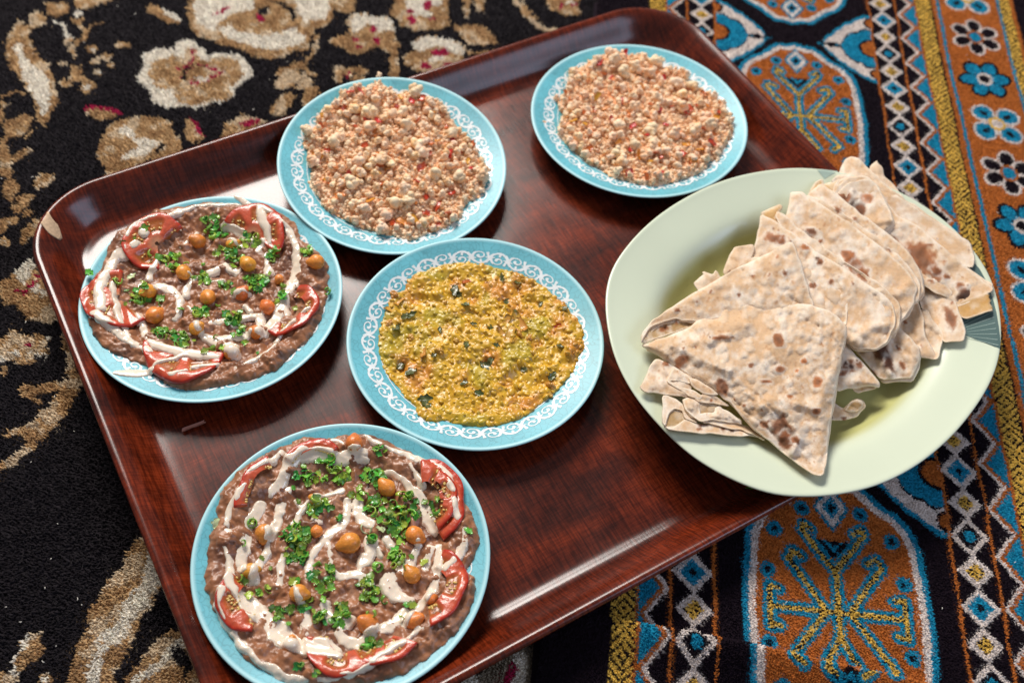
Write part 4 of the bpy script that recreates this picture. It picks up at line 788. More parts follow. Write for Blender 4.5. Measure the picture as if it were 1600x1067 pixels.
bean_plate('E', cE, [(72,640),(82,700),(120,800),(180,880),(210,950),(280,1010),(370,1050),(480,1085),(600,1090),(720,1075),(850,1050),(920,1010),(1000,950),(1060,900),(1130,800),(1165,700),(1150,640),(1115,610),(1150,585),(1180,520),(1165,430),(1110,330),(1070,260),(1000,200),(900,150),(820,110),(740,75),(640,82),(560,92),(460,97),(380,130),(290,180),(220,222),(170,280),(130,340),(125,430),(88,500),(90,580)], 800,
  [(385,330,165,118,205,'thin red tomato edge at the upper left of the bottom bean plate'), (520,245,140,62,160,'tomato strip along the top of the bottom bean plate'), (945,345,165,-55,100,'large tomato slice at the upper right of the bottom bean plate'), (960,345,118,-60,75,'inner overlapping tomato slice at the upper right of the bottom bean plate',.0022),
   (955,680,150,-75,72,'red tomato slice at the right side of the bottom bean plate'), (640,880,140,185,330,'tomato slice under sauce at the near edge of the bottom bean plate'), (790,860,125,-115,-15,'small tomato wedge right of the sauce at the near edge of the bottom bean plate'), (300,715,145,150,272,'dark red tomato slice at the lower left of the bottom bean plate')],
  ck([(675,112,44,'at the very top rim, wide and orange'), (805,275,43,'bare, upper right beside dark parsley'), (520,320,32,'upper left of centre, half hidden by greens'), (310,458,42,'at the left, striped with sauce'), (522,450,30,'small, left of the centre one'), (655,498,50,'large, in the centre under a sauce cap'), (915,468,44,'yellowish and wrinkled, at the right'), (255,608,38,'leftmost, with a thick sauce band'), (450,702,42,'lower left with one thin sauce line'), (905,628,40,'reddish, at the right in oil'), (730,822,48,'lower centre in the sauce'), (912,812,42,'lower right near the tomato slice'), (420,912,36,'lowest, ringed by sauce'), (980,725,28,'small and golden on the right tomato slice')], pE),
  [([(245,290),(190,360),(165,430)],[14,34,26]), ([(168,465)],[36]), ([(160,510),(182,600),(178,680),(240,740),(330,820),(400,890),(500,930),(610,950)],[8,22,36,66,96,110,90,50]), ([(390,150),(340,190),(260,240)],[34,26,16]), ([(300,350),(255,420),(230,520),(225,600)],[44,40,44,44]), ([(385,340),(355,420),(315,540),(270,650)],[40,34,28,40]),
   ([(430,180),(400,235),(345,300)],[64,66,50]), ([(410,285)],[26]), ([(470,165),(560,155),(640,170),(720,165)],[44,70,50,16]), ([(590,100),(630,120)],[20,10]), ([(640,150),(720,140)],[30,26]), ([(720,78),(800,130),(880,160),(1000,190),(1055,235),(1075,310)],[16,20,22,18,22,26]), ([(1068,350),(1085,415)],[14,28]), ([(1100,435),(1118,500),(1090,570),(1040,610)],[14,24,24,20]),
   ([(1010,510),(1010,620),(985,700),(920,760),(870,820)],[24,32,30,32,44]), ([(800,220),(860,240),(930,310),(960,380),(990,450)],[18,22,44,36,20]), ([(905,190),(945,280)],[12,18]), ([(870,600),(800,640),(820,700),(890,730)],[50,96,90,40]), ([(570,540),(590,640),(650,620),(700,620),(740,660)],[14,22,40,34,16]), ([(685,330),(695,400),(740,420)],[60,46,40]),
   ([(740,480),(725,560),(700,595)],[34,46,20]), ([(760,520),(775,550)],[18,12]), ([(485,640),(490,580),(530,500),(600,435),(645,400),(640,320)],[34,24,28,34,26,14]), ([(555,470),(575,540)],[12,24]), ([(375,670),(390,560),(400,470),(435,390),(520,310),(620,285)],[34,38,18,26,14,20]), ([(520,355),(600,325)],[14,12]), ([(505,400),(540,412)],[20,24]),
   ([(800,480),(850,550),(890,575)],[34,34,18]), ([(440,690),(480,790),(470,850)],[8,40,50]), ([(555,740),(575,800)],[44,36]), ([(650,800),(600,870),(680,900)],[40,30,44]), ([(810,830),(750,865),(700,895)],[66,50,24]), ([(870,780),(820,840)],[40,30]), ([(885,895),(955,850)],[12,16]), ([(740,985),(800,940),(880,905)],[22,22,18]),
   ([(145,700),(130,760),(180,860),(260,960),(370,1030),(430,1055),(560,1050),(680,1030),(760,980)],[30,26,20,20,20,20,14,14,18]), ([(700,540),(690,610),(700,660)],[14,20,14]), ([(930,510),(900,590)],[30,20]), ([(980,520),(960,600)],[30,24]), ([(530,890),(600,930)],[44,50]), ([(420,190),(470,150)],[40,30]), ([(460,370),(440,330)],[10,14])],
  [(500,235,60,34,9),(620,225,50,40,8),(745,240,50,40,7),(540,355,55,34,7),(440,460,55,45,12),(435,540,40,50,10),(760,350,45,40,7),(880,360,60,55,12),(855,450,34,45,6),(790,140,30,20,3),(620,400,30,20,2),(860,550,45,25,5),(545,640,50,60,9),(720,690,50,40,10),(620,770,40,34,5),(400,785,50,34,5),(460,765,40,20,3),(740,910,45,24,6),(310,690,30,24,3),(338,602,14,10,1),(425,655,24,12,2),(765,590,25,14,2),(530,800,30,34,4),(720,440,6,6,1,1),(780,440,6,6,1,1),(1000,350,20,40,3),(1130,470,6,6,1),(530,1035,12,8,2),(455,1000,14,10,2),(125,430,6,6,1,1),(265,425,10,10,1),(560,180,40,20,3),(890,740,24,10,2),(620,530,430,380,16),(690,300,30,20,3),(800,400,30,30,4)], pE)
# ------------------------------------------------------------------ green platter
PO = [(945,465),(952,428),(970,395),(1005,355),(1050,320),(1110,288),(1170,270),(1240,261),(1300,266),(1360,280),(1425,308),(1485,350),(1530,400),(1556,450),(1566,510),(1562,560),(1545,605),(1515,650),(1480,690),(1430,730),(1370,760),(1300,775),(1230,776),(1180,765),(1120,738),(1070,705),(1020,655),(985,610),(960,560),(948,510)]
RIMZ = .052
po = chaikin(up(PO, RIMZ)[:, :2], 3); pc_ = po.mean(0)
ang = np.arctan2(po[:, 1]-pc_[1], po[:, 0]-pc_[0]); rad = np.hypot(*(po-pc_).T); od = np.argsort(ang); AN = np.linspace(-np.pi, np.pi, 181)[:-1]; RA = np.interp(AN, ang[od], rad[od], period=2*np.pi)
PPR = [(0, .0115), (.40, .0115), (.42, .010), (.46, .010), (.52, .014), (.60, .0250), (.70, .0372), (.80, .0425), (.95, .0485), (.992, .0500), (1.0, .0512), (.998, .0523), (.985, .0524), (.965, .0514), (.90, .0490), (.80, .0455), (.745, .0430), (.70, .0388), (.645, .0315), (.59, .0252), (.52, .0215), (0, .0205)]
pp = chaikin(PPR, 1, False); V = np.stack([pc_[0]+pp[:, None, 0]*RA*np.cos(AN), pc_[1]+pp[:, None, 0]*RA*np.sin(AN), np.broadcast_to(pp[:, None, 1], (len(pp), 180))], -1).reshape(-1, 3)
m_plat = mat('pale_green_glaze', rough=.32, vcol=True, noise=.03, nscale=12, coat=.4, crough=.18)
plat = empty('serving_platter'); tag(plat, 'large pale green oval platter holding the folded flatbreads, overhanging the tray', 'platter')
ci = np.repeat(np.clip((.715-pp[:, 0])/.05, 0, 1)*(np.arange(len(pp)) > len(pp)/2), 180); mk('platter_body', V, gridF(len(pp), 180, True)[:, ::-1], m_plat, plat, mixc((.68, .735, .56), (.56, .55, .22), ci))  # olive in the well: light bounced off the bread, put into the colour
ti = np.array([p[0] for p in PPR[10:]])[::-1]; tz_ = np.array([p[1] for p in PPR[10:]])[::-1]
def platz(x, y):
    a = np.arctan2(y-pc_[1], x-pc_[0]); r = np.hypot(x-pc_[0], y-pc_[1])/np.interp(a, AN, RA, period=2*np.pi); return np.interp(r, ti, tz_)
m_dec = mat('printed_fan', (.085, .145, .135), .3, coat=.5); m_decl = mat('printed_line', (.30, .40, .36), .35, coat=.4)
def rimpt(px):
    q = up([px], .045)[0]
    for _ in range(6): z = float(platz(q[0], q[1])); q = up([px], z)[0]
    return q
def fan(apex_list, edge_list, name, mt, lift):
    n = 12; V = [];
    for (ax, ay), (ex, ey) in zip(apex_list, edge_list):
        for k in range(n):
            p = rimpt((ax+(ex-ax)*k/(n-1), ay+(ey-ay)*k/(n-1))); V.append((p[0], p[1], float(platz(p[0], p[1]))+lift))
    return mk(name, V, gridF(len(apex_list), n), mt, plat)
fan([(1478,512)]*9, [(1508,395+0),(1530,420),(1544,445),(1552,470),(1557,490),(1560,508),(1562,524),(1563,536),(1562,545)], 'printed_fan', m_dec, .0003)
Vv, Ff = [], []; o = 0
for i in range(11):
    ex, ey = 1545+i*1.7-.02*i*i, 452+i*8.8; sx, sy = 1490+i*1.5, 505+i*2.2
    pts_ = [rimpt((sx+(ex-sx)*k/8, sy+(ey-sy)*k/8)) for k in range(9)]; v, f = ribbon(np.array(pts_)[:, :2], [.0003, .0007]); Vv.append(np.c_[v, platz(v[:, 0], v[:, 1])+.0005]); Ff.append(f+o); o += len(v)
mk('printed_lines', np.vstack(Vv), np.vstack(Ff), m_decl, plat)
fan([(1288,280)]*5, [(1276,265),(1284,265),(1293,266),(1301,267),(1309,268)], 'printed_fan', mat('faded_fan', (.40, .50, .42), .35, coat=.4), .0003)
# ------------------------------------------------------------------ folded flatbreads
m_roti = mat('flatbread', vcol=True, rough=.62, noise=.08, nscale=420, bump=.00035, bscale=650, spec=.3, sss=.10, ssc=(1, .7, .4))
class TPS:
    def __init__(s, P):
        P = np.array(P, float); s.p = P[:, :2]/100; n = len(P); K = s.k(s.p[:, None]-s.p[None]); A = np.zeros((n+3, n+3)); A[:n, :n] = K+np.eye(n)*1e-6; A[:n, n] = 1; A[:n, n+1:] = s.p; A[n, :n] = 1; A[n+1:, :n] = s.p.T
        s.w = np.linalg.lstsq(A, np.r_[P[:, 2], 0, 0, 0], rcond=None)[0]
    def k(s, d): r = np.hypot(d[..., 0], d[..., 1]); return r*r*np.log(r+1e-9)
    def __call__(s, x, y): q = np.stack([x, y], -1)/100; n = len(s.p); return s.k(q[:, None]-s.p[None])@s.w[:n]+s.w[n]+q@s.w[n+1:]
KOFF = [0.]; RANK = [0]
def ply(name, parent, poly, zc, spots=(), seed=0, th=.0015, st=3.2, roll=.0009, rw=3.5, bub=.0006, ridges=(), tint=0., sharp=1):
    q = np.array(poly, float)
    if sharp: nx = np.roll(q, -1, 0); q = np.stack([.88*q+.12*nx, .12*q+.88*nx], 1).reshape(-1, 2); n0 = len(q)
    # resample the outline
    L_ = np.r_[0, np.cumsum(np.hypot(*np.diff(np.vstack([q, q[:1]]), axis=0).T))]; m = int(L_[-1]/st); s_ = np.linspace(0, L_[-1], m, endpoint=False); qq = np.vstack([q, q[:1]]); q = np.c_[np.interp(s_, L_, qq[:, 0]), np.interp(s_, L_, qq[:, 1])]
    q = q+np.c_[vn(s_*.08, s_*0+seed, seed)-.5, vn(s_*.08, s_*0+seed+9, seed)-.5]*2.6
    x0, y0 = q.min(0); x1, y1 = q.max(0); X, Y = np.meshgrid(np.arange(x0, x1, st), np.arange(y0, y1, st*.9)); X = X+((np.arange(X.shape[0]) % 2)*st/2)[:, None]; X = X.ravel(); Y = Y.ravel(); k = sdf(X, Y, q) > st*.55
    P = np.vstack([q, np.c_[X[k], Y[k]]]); v, _, f, *_r = delaunay_2d_cdt([Vector(p) for p in P], [(i, (i+1) % m) for i in range(m)], [], 1, 1e-6)
    v = np.array([(a.x, a.y) for a in v]); f = np.array([t for t in f if len(t) == 3]); x, y = v[:, 0], v[:, 1]
    d = np.maximum(sdf(x, y, q), 0); z = zc(x, y)
    z = z-roll*np.exp(-(d/rw)**1.3)
    w1, i1 = worley(x/15, y/15, seed); w2, i2 = worley(x/6.5, y/6.5, seed+4); gate = np.clip((fbm(x/45, y/45, seed+2, 2)-.42)*5, 0, 1)
    dome = np.sqrt(np.clip(1-(w1/.55)**2, 0, 1))*(i1 > .5); dome2 = np.sqrt(np.clip(1-(w2/.5)**2, 0, 1))*(i2 > .45)*gate
    fo = np.clip(d/5, 0, 1); nz = bub*(1.3*dome+.7*dome2)*fo+.0052*(fbm(x/60, y/60, seed+7, 3)-.5)*fo-.0018*(1-np.abs(2*fbm((x+y)/130+seed, (x-y)/42, seed+3, 2)-1))**7*fo+.0007*(fbm(x/9, y/22, seed+8, 2)-.5)
    for pl, h_, w_ in ridges: nz = nz+1.9*h_*np.exp(-(pld(x, y, pl)/w_)**2)
    z = z+nz
    # colour
    a = fbm(x/26, y/26, seed+11, 4); b = fbm(x/6, y/6, seed+12, 3)
    c = mixc((.69, .44, .25), (.90, .74, .59), (a-.43)*2.6+(b-.5)*1.6)
    tt = np.clip((fbm(x/4.2, y/4.2, seed+41, 2)-.70)*9, 0, 1)*np.clip((fbm(x/50, y/50, seed+42, 2)-.4)*5, 0, 1); c = c+(np.array((.48, .22, .09))-c)*tt[:, None]*.8
    if tint >= .5: c = (.6 if tint >= .85 else 1.)*mixc((.55, .29, .075), (.72, .45, .19), (a-.5)*3+.5)  # shade inside open folds and the hole, painted as a darker bread tone
    c = c+(np.array((.83, .73, .61))-c)*np.clip(dome*.7+dome2*.7, 0, 1)[:, None]*.5
    rim = np.clip(1-d/2.6, 0, 1)[:, None]*.6; c = c*(1-rim)+np.array((.93, .80, .64))*rim; ins = np.exp(-((d-7)/4)**2)[:, None]*.22; c = c*(1-ins)+np.array((.66, .44, .25))*ins
    gl = np.clip((fbm(x/38, y/38, seed+14, 3)-.57)*7, 0, 1)[:, None]*.45; c = c*(1-gl)+np.array((.63, .42, .25))*gl
    for sx, sy, sr, *e in spots:
        asp = e[0] if e else 1.; an = math.radians(e[1]) if len(e) > 1 else 0; dk = e[2] if len(e) > 2 else 0.
        rx = ((x-sx)*math.cos(an)+(y-sy)*math.sin(an))/(sr*asp); ry = (-(x-sx)*math.sin(an)+(y-sy)*math.cos(an))/sr
        r_ = np.hypot(rx, ry)*(1+.95*(fbm(x/12, y/12, seed+13, 2)-.5)+.3*(vn(x/4.5, y/4.5, seed+3)-.5)+.12*(vn(x/3., y/3., seed+5)-.5))*1.22; halo = np.clip(1-np.abs(r_-1.35)/.45, 0, 1)[:, None]*.5; c = c*(1-halo)+np.array((.84, .74, .63))*halo
        z = z+.0004*np.exp(-(r_/1.4)**4)
        t = np.clip((1.12-r_)*3.2, 0, 1)[:, None]*.95; bc = np.array((.36, .125, .045))*(1-dk)+np.array((.07, .026, .016))*dk; inner = np.clip((.75-r_)*2, 0, 1)[:, None]; bc = bc*(1-.45*inner); c = c*(1-t)+bc*t
    for _ in range(3): T = up(v, z); z = np.maximum(z, platz(T[:, 0], T[:, 1])*(np.hypot(T[:, 0]-pc_[0], T[:, 1]-pc_[1]) < np.interp(np.arctan2(T[:, 1]-pc_[1], T[:, 0]-pc_[0]), AN, RA, period=2*np.pi))+th+KOFF[0]+.0006)
    T = up(v, z); nb = len(v)
    B = up(v, z-th); bd = boundary(f)
    # rounded rim: push a middle loop outwards
    ids = np.unique(bd); mid = {}; nrm = {}
    for i_, j_ in bd:
        e = (T[j_]-T[i_])[:2]; nn = np.array([e[1], -e[0]]); nn /= np.linalg.norm(nn)+1e-12
        for t_ in (i_, j_): nrm[t_] = nrm.get(t_, 0)+nn
    MV = np.zeros((len(ids), 3))
    ctr = T[:, :2].mean(0)
    for k_, t_ in enumerate(ids):
        nn = nrm[t_]/(np.linalg.norm(nrm[t_])+1e-12); MV[k_] = (T[t_]+B[t_])/2; MV[k_, :2] += nn*th*.45; mid[t_] = 2*nb+k_
    # orientation check
    fa = T[f[0]]; cr = np.cross(fa[1]-fa[0], fa[2]-fa[0])[2]
    if cr < 0: f = f[:, ::-1]; bd = bd[:, ::-1]; MV[:, :2] = 2*((T[ids]+B[ids])/2)[:, :2]-MV[:, :2]
    m2 = len(ids); tp = {t_: 2*nb+m2+k_ for k_, t_ in enumerate(ids)}; bt = {t_: 2*nb+2*m2+k_ for k_, t_ in enumerate(ids)}
    sgn = np.array([[tp[i_], mid[i_], mid[j_], tp[j_]] for i_, j_ in bd]); s2 = np.array([[mid[i_], bt[i_], bt[j_], mid[j_]] for i_, j_ in bd])
    V = np.vstack([T, B, MV, T[ids], B[ids]]); cc = np.vstack([c, c, c[ids], c[ids], c[ids]])
    return mk(name, V, [f, f[:, ::-1]+nb, sgn, s2], m_roti, parent, np.clip(cc, 0, 1))
def plane(z0, s=.00009, x0=1250, y0=500): return lambda x, y: z0+s*((x-x0)-(y-y0))*.707
Q7 = lambda L: S(1100, 240, 2.965, L)
Q6 = lambda L: S(980, 360, 2.667, L)
QL = lambda L: S(990, 530, 6.278, L)
QR = lambda L: S(1280, 480, 4.85, L)
QT = lambda L: S(1160, 240, 5.615, L)
def sp(Qf, L, k): return [(*Qf([(a, b)])[0], r/k, *e) for a, b, r, *e in L]
def roti(label, plies, seed):
    r = empty('folded_flatbread'); tag(r, label, 'flatbread', 'folded flatbreads on the platter')
    RANK[0] += 1
    for i, (poly, zc, kw) in enumerate(plies):
        KOFF[0] = min(RANK[0]*.0007, .0035)+i*.0008
        q = np.array(poly, float); big = np.ptp(q[:, 0]) > 95 and np.ptp(q[:, 1]) > 60 and kw.get('st', 3.2) != 2.2 and kw.get('tint', 0) < .6
        if big: cq = q.mean(0); q2 = cq+(q-cq)*.985+np.array([2.5, 4.5]); ply('bread_layer', r, q2, (lambda f_: (lambda x, y: f_(x-2.5, y-4.5)-.0030))(zc), seed=seed+i*31+5, st=4.5)
        ply('bread_layer', r, poly, zc, seed=seed+i*31, **kw)
    return r
k7, k6, kL, kR, kT = 2.965, 2.667, 6.278, 4.85, 5.615
# rearmost first; z0 rises towards the viewer so each bread lies over the one behind
roti('rearmost folded flatbread with its peaked tip over the rug', [
  (Q7([(800,30),(775,60),(760,110),(900,230),(960,260),(880,150),(835,110),(825,70)]), plane(.0285), {}),
  (Q7([(590,130),(630,90),(655,30),(680,12),(720,25),(745,60),(790,100),(900,190),(1060,300),(1150,360),(1230,410),(1250,460),(1240,520),(1180,510),(1000,420),(850,300),(700,190)]), plane(.0300), dict(spots=sp(Q7, [(1035,390,30,1.3,20,.2),(1100,375,12),(940,320,14,1.2,30,.6),(890,300,10)], k7)))], 10)
roti('folded flatbread at the right end of the platter with charred tip and open fold', [
  (Q7([(1150,700),(1300,650),(1345,650),(1355,720),(1280,745),(1200,770)]), plane(.0230), dict(tint=.5)),
  (Q7([(760,180),(830,200),(900,290),(1000,340),(1100,430),(1200,510),(1300,590),(1335,605),(1330,630),(1280,650),(1180,700),(1150,700),(1000,560),(850,400)]), plane(.0330), dict(spots=sp(Q7, [(1010,490,62,2.6,45,.0),(1080,540,18,1.5,30,.2),(920,450,20,1.2,40,.5),(860,395,26,1.6,20,.4),(1190,620,22,1.2,60,.1),(1210,665,34,1.5,-15,.85),(1130,570,14,1.6,20)], k7)))], 20)
roti('folded flatbread with a big dark brown scorch near the top of the fan', [
  (Q7([(590,180),(640,110),(660,115),(720,160),(650,200)]), plane(.0345), dict(tint=.7)),
  (Q7([(980,560),(1040,540),(1140,640),(1190,760),(1210,820),(1200,870),(1110,875),(1060,800),(1000,700)]), plane(.0300), dict(spots=sp(Q7, [(1140,760,30,2.2,70,.1),(1150,690,10)], k7))),
  (Q7([(985,520),(1060,560),(1120,600),(1150,650),(1130,670),(1060,640),(1000,600)]), plane(.0345), dict(spots=sp(Q7, [(1050,590,10,2.5,20),(1000,535,12,2,20,.3)], k7))),
  (Q7([(600,200),(600,150),(655,112),(668,118),(610,190),(700,270),(640,260)]), plane(.0392), dict(tint=0, st=2.2)),
  (Q7([(600,185),(660,115),(760,105),(800,140),(850,240),(880,310),(860,345),(830,390),(900,450),(960,500),(900,520),(760,400),(650,280)]), plane(.0385), dict(spots=sp(Q7, [(690,240,52,1.3,45,1.),(760,205,26,1.2,0,-.6),(650,205,30,1.5,-10,.1),(725,270,30,1.2,60,.4)], k7), ridges=[(Q7([(740,310),(800,320),(870,310)]), .0012, 5)]))], 30)
roti('folded flatbread with an open pointed pocket, third from the far end', [
  (Q7([(490,180),(520,135),(545,120),(552,150),(650,110),(640,160),(560,200)]), plane(.0385), dict(tint=.6)),
  (Q7([(960,740),(1020,720),(1060,770),(1105,830),(1100,880),(1080,950),(1050,950),(1020,860)]), plane(.0330), dict(tint=.2)),
  (Q7([(480,190),(545,142),(600,180),(700,260),(850,370),(960,470),(1010,570),(1018,640),(1000,672),(940,680),(840,620),(640,440),(500,300)]), plane(.0428), dict(spots=sp(Q7, [(620,260,14,2,40),(700,300,12),(820,430,10,1.5,30)], k7), ridges=[(Q7([(560,170),(750,320),(940,500)]), .0006, 6)]))], 40)
roti('folded flatbread with a scalloped lower edge in the middle of the fan', [
  (Q7([(900,700),(980,660),(1010,740),(1030,860),(1075,945),(1060,955),(985,935),(900,820)]), plane(.0370), dict(spots=sp(Q7, [(930,780,10,2,20),(1010,890,8)], k7))),
  (Q7([(440,235),(480,190),(560,228),(705,318),(842,420),(945,515),(1002,600),(990,680),(950,700),(800,600),(600,400)]), plane(.0450), dict(spots=sp(Q7, [(620,265,10,2,40),(860,450,10,2,40)], k7))),
  (Q7([(395,250),(405,180),(455,178),(480,205),(560,250),(700,340),(830,440),(930,530),(985,610),(975,680),(940,740),(885,790),(800,780),(640,660),(500,560),(400,440),(375,340)]), plane(.0470), dict(spots=sp(Q7, [(480,370,30,1.4,10,.5),(500,360,16,2.2,20,.5),(700,520,40,1.7,50,-.1),(735,560,26,1.5,60,0),(540,410,14),(660,470,22,1.5,30,-.4)], k7), ridges=[(Q7([(800,640),(900,660),(950,600)]), .001, 7)]))], 50)
roti('folded flatbread with rounded end and small brown blisters, behind the front triangle', [
  (Q7([(262,275),(355,232),(362,250),(325,300),(420,380),(300,330)]), plane(.0475), dict(tint=.7)),
  (Q7([(690,900),(780,860),(880,790),(960,860),(1000,900),(995,960),(960,1040),(900,1040),(820,1050),(740,960)]), plane(.0400), dict(spots=sp(Q7, [(830,930,40,2.6,60,.8),(860,980,24,2,60,.8),(780,1020,22,1.4,40,.7),(920,980,18,2,60,.2),(900,900,12,2,40,.3)], k7), ridges=[(Q7([(800,900),(870,1030)]), .0012, 6), (Q7([(880,880),(940,1000)]), -.001, 5)])),
  (Q7([(330,300),(345,262),(440,350),(580,452),(720,545),(850,632),(905,700),(910,780),(870,850),(700,700),(500,520)]), plane(.0495), dict(tint=.1)),
  (Q7([(215,490),(245,400),(255,340),(263,280),(320,305),(420,380),(560,480),(700,570),(830,650),(878,710),(885,790),(850,870),(790,905),(700,905),(630,850),(500,700),(330,560)]), plane(.0515), dict(spots=sp(Q7, [(590,592,16,1,0,.2),(525,485,10,1.4,10,.2),(535,508,14,1.6,-20),(320,345,7),(345,360,6),(370,385,8),(330,395,26,1.8,10,-.1),(360,410,12,1.5,0,.1),(400,408,8),(470,435,14,1.8,5,-.6),(690,600,9)], k7), ridges=[(Q7([(700,860),(780,800),(850,790)]), .0014, 8), (Q7([(680,800),(800,860)]), .0010, 7)]))], 60)
roti('folded flatbread peeking out left of the front triangle with square right corner', [
  (Q7([(85,555),(140,435),(150,432),(225,418),(235,440),(215,490),(420,470),(470,500),(600,620),(665,645),(665,780),(650,800),(480,700),(200,640)]), plane(.0545, .00006), dict(spots=sp(Q7, [(505,615,16,1.3,5,0),(450,515,8,2,40),(118,550,12,1.5,-5,.2)], k7), tint=.15))], 70)
roti('small folded flatbread tip sticking out farthest left under the front triangle', [
  (Q7([(-50,600),(0,560),(-10,545),(45,560),(50,540),(78,575),(160,620),(100,700),(0,680)]), plane(.0480, .00004), dict(tint=.2))], 80)
zR2 = TPS([(1002,608,.0565), (1035,670,.0575), (1110,682,.0530), (1180,684,.0455), (1300,655,.0400), (1375,603,.0420), (1150,600,.0520), (1320,540,.0480), (1350,650,.0380)])
off = lambda f_, d_: (lambda x, y: f_(x, y)+d_*.62)
roti('lowest flatbread with curled open folds and a round hole under the front triangle', [
  (QL([(300,860),(330,700),(480,700),(500,800),(420,860)]), off(zR2, -.0075), dict(tint=.9, roll=0)),
  (QL([(310,855),(400,865),(500,790),(650,830),(800,850),(950,850),(1200,890),(1400,900),(1400,960),(1100,945),(1000,945),(700,920),(450,895),(340,878)]), off(zR2, -.0055), dict(spots=sp(QL, [(880,870,26,1.2,0,.5),(965,890,26,1,0,.8),(645,875,22,1.2,-20,-.2),(1150,905,24,1,0,.5),(690,830,30,1.8,10,.3)], kL))),
  (QL([(290,560),(330,548),(400,580),(470,640),(500,700),(600,780),(620,815),(560,790),(510,770),(470,700),(400,680),(335,720),(312,850),(293,820)]), off(zR2, -.0035), dict(st=2.2, sharp=1)),
  (QL([(660,810),(780,795),(900,820),(1050,835),(1200,880),(1300,1000),(1100,900),(900,860)]), off(zR2, -.0030), dict(st=2.2)),
  (QR([(0,650),(60,690),(150,750),(190,770),(280,690),(330,710),(348,750),(320,790),(290,820),(180,850),(80,855),(-100,800)]), off(zR2, -.0050), dict(spots=sp(QR, [(110,690,20,2,0,.3),(190,840,18,1.5,0,.4),(90,840,14,1,0,.4)], kR), tint=.1)),
  (QR([(190,778),(240,722),(285,692),(325,712),(330,745),(300,785),(240,790)]), off(zR2, -.0028), dict(tint=1.1, roll=0, st=2.2))], 90)
roti('crumpled flatbread folded in tight pleats just under the front triangle', [
  (QL([(65,480),(100,420),(160,260),(230,190),(380,260),(600,350),(540,560),(380,555),(270,535),(120,510)]), off(zR2, .0005), dict(spots=sp(QL, [(310,240,24,1.5,20,-.3)], kL))),
  (QL([(330,420),(345,370),(385,290),(440,300),(560,400),(560,440),(500,425),(420,400),(370,395),(350,420),(420,450),(560,500),(670,560),(640,600),(560,560),(440,480)]), off(zR2, .0035), dict(st=2.2)),
  (QL([(540,370),(640,400),(780,500),(840,545),(760,540),(680,525),(600,480),(560,440)]), off(zR2, .0048), dict(st=2.2)),
  (QL([(590,570),(680,560),(685,530),(760,540),(900,620),(940,650),(840,640),(740,625),(640,610)]), off(zR2, .0030), dict(st=2.2, spots=sp(QL, [(760,600,26,1,0,-.3)], kL))),
  (QL([(490,590),(560,565),(640,610),(740,630),(840,650),(855,690),(850,745),(760,790),(650,800),(560,760),(500,680)]), off(zR2, -.0015), dict(tint=.9, st=2.2, roll=0)),
  (QL([(490,590),(540,568),(600,590),(640,620),(635,680),(650,740),(700,730),(790,710),(795,670),(840,650),(865,690),(920,710),(1000,760),(1060,800),(1060,840),(900,800),(760,790),(660,805),(560,740),(510,680)]), off(zR2, .0012), dict(st=2.2)),
  (QR([(0,0),(190,240),(240,320),(330,430),(455,570),(455,605),(380,600),(260,610),(140,630),(100,600)]), off(zR2, .0030), dict(spots=sp(QR, [(230,440,70,1.1,0,.55),(200,420,20,1,0,1.),(245,445,24,1,0,1.),(300,430,26,1.6,40,.3),(285,400,14,1,0,.7),(180,500,26,1.2,0,.2)], kR), ridges=[(QR([(140,580),(300,560),(420,590)]), .0010, 7)])),
  (QR([(250,625),(330,600),(440,590),(430,615),(370,630),(290,645)]), off(zR2, -.0015), dict(tint=.7, roll=0, st=2.2))], 110)
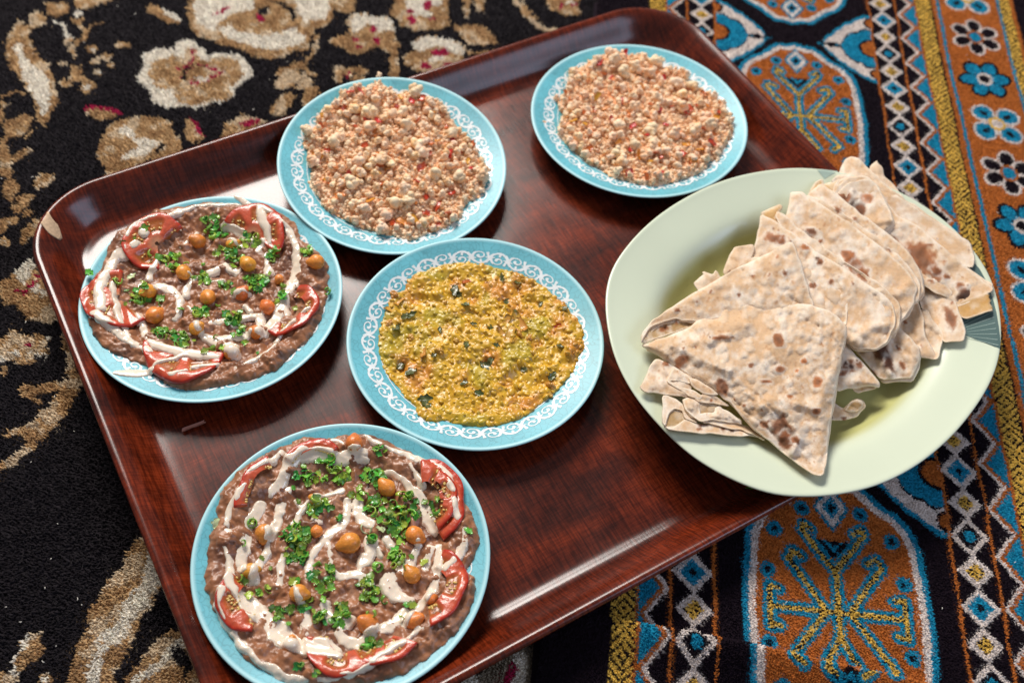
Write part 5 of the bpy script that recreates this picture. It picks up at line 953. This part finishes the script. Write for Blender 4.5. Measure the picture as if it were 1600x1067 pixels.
# front triangle
zF = TPS([(1003,540,.0575), (1080,508,.0600), (1120,480,.0600), (1200,474,.0630), (1322,500,.0640), (1312,610,.0585), (1285,740,.0520), (1180,662,.0545), (1090,582,.0590), (1200,560,.0640), (1240,640,.0590)])
zB = TPS([(1003,530,.0605), (1040,490,.0600), (1238,382,.0690), (1270,475,.0640), (1150,418,.0640), (1120,470,.0620)])
roti('frontmost large triangular folded flatbread with brown blisters, pointing at the viewer', [
  (Q6([(58,470),(60,440),(120,385),(200,368),(290,370),(300,400),(270,405),(200,425),(110,455)]), off(zB, -.0060), dict(tint=1.2, roll=0, spots=sp(Q6, [(150,410,14,2,-20),(205,385,8)], k6))),
  (Q6([(58,468),(68,425),(110,375),(180,325),(280,262),(420,180),(560,110),(670,52),(690,50),(712,110),(745,220),(778,320),(700,345),(500,340),(330,372),(280,378),(200,368),(130,385),(90,410)]), zB, dict(spots=sp(Q6, [(658,180,15,1,0,.1),(592,185,9),(522,190,9,1,0,-.5),(627,110,8,1,0,-.4),(466,267,11,1.1,0,0),(348,254,7),(290,300,6),(212,333,9,2,10,.1)], k6), ridges=[(Q6([(120,350),(300,270)]), .0008, 8), (Q6([(350,225),(520,230)]), .0007, 7)], roll=.0018, rw=6)),
  (Q6([(56,478),(110,462),(200,430),(262,405),(300,370),(360,335),(430,308),(520,300),(640,308),(770,312),(830,330),(880,370),(910,400),(912,430),(890,520),(870,640),(850,760),(835,850),(825,960),(815,1015),(795,1020),(700,960),(600,880),(520,820),(470,760),(420,710),(350,650),(230,585),(150,530)]), zF,
     dict(spots=sp(Q6, [(632,455,27,1.1,70,-.1),(385,448,13,3.6,-3,0),(345,446,8),(230,540,30,1.3,-30,0),(235,490,8),(285,485,6),(515,562,13,1.1,0,0),(636,578,17,1.1,10,-.2),(580,630,12,2.3,5,-.1),(735,545,13,1.1,0,-.9),(707,583,11,1,0,-.9),(797,632,24,1.2,-40,-.5),(395,650,32,1.3,50,.25),(677,693,12,1.5,5,-.6),(790,752,18,1.3,15,-.2),(645,830,58,1.25,50,.35),(572,812,20,1.3,30,.1),(660,880,40,1.1,0,.3),(445,705,6),(487,728,9),(560,748,6),(700,870,18)], k6),
     ridges=[(Q6([(300,400),(400,390),(490,380)]), .0016, 9), (Q6([(280,470),(400,430),(500,400)]), .0013, 10), (Q6([(200,480),(330,545),(440,600),(490,650),(560,700),(700,720),(790,740)]), .0016, 9), (Q6([(560,730),(680,760),(720,860),(690,930)]), .0018, 8), (Q6([(820,640),(810,760)]), .0012, 8), (Q6([(450,610),(560,690)]), -.001, 9)], roll=.0020, rw=5, bub=.0008, st=2.6))], 130)
# ------------------------------------------------------------------ stray bits on the tray
def stray(name, src, px, z, s, rot, label, cat, mt=None):
    p = up(px, z); o = src.copy(); o.name = name; C.objects.link(o); o.location = (p[0], p[1], z); o.scale = s; o.rotation_euler = rot; tag(o, label, cat)
    if mt: o.material_slots[0].link = 'OBJECT'; o.material_slots[0].material = mt
stray('herb_scrap', LF[0], (187, 632), .0135, (.0045, .0016, .003), (0, 0, .9), 'tiny pale green herb scrap on the tray below the left plate', 'herb scrap', m_green)
stray('scallion_scrap', LF[1], (1175, 762), .0150, (.0050, .002, .003), (0, 0, .1), 'thin green scallion strip on the tray beside the green platter', 'herb scrap', m_green)
stray('onion_scrap', FLK[1], (302, 665), .0130, (.0080, .0022, .002), (0, 0, .55), 'thin pinkish onion shred lying on bare tray above the bottom plate', 'onion scrap', mat('dry_shred', (.42, .17, .12), .5, noise=.2))

r = np.random.default_rng(77); VV, FF = [], []; o = 0
for i in range(110):
    px = (r.uniform(0, 560), r.uniform(0, 1067)) if i % 4 else (r.uniform(1100, 1600), r.uniform(0, 1067)); p = up(px, .0015)
    if tray_in(p[0], p[1]) > -.004: continue
    L = r.uniform(.0004, .0013); an = r.uniform(0, 6.28); wv = .00022; z = .0018+(float(rug_z(p[0], p[1])) if p[0]-TH1*(p[1]-.27)-.2446 > RUGL else 0); u_ = np.array([math.cos(an), math.sin(an), .1]); v_ = np.array([-math.sin(an), math.cos(an), 0])
    B = np.array([p[0], p[1], z]); Q = [B-u_*L-v_*wv, B-u_*L+v_*wv, B+v_*L*.3+v_*wv, B+v_*L*.3-v_*wv, B+u_*L+v_*wv, B+u_*L-v_*wv]
    VV += Q+[q-np.array([0, 0, .0003]) for q in Q]; FF += [[o, o+3, o+2, o+1], [o+3, o+5, o+4, o+2], [o+6, o+7, o+8, o+9], [o+9, o+8, o+10, o+11], [o, o+1, o+7, o+6], [o+5, o+11, o+10, o+4]]; o += 12
tag(mk('carpet_lint', np.array(VV), np.array(FF), mat('lint', (.62, .58, .52), .9)), 'tiny pale lint fibres and crumbs strewn over the dark carpet', 'lint', kind='stuff')
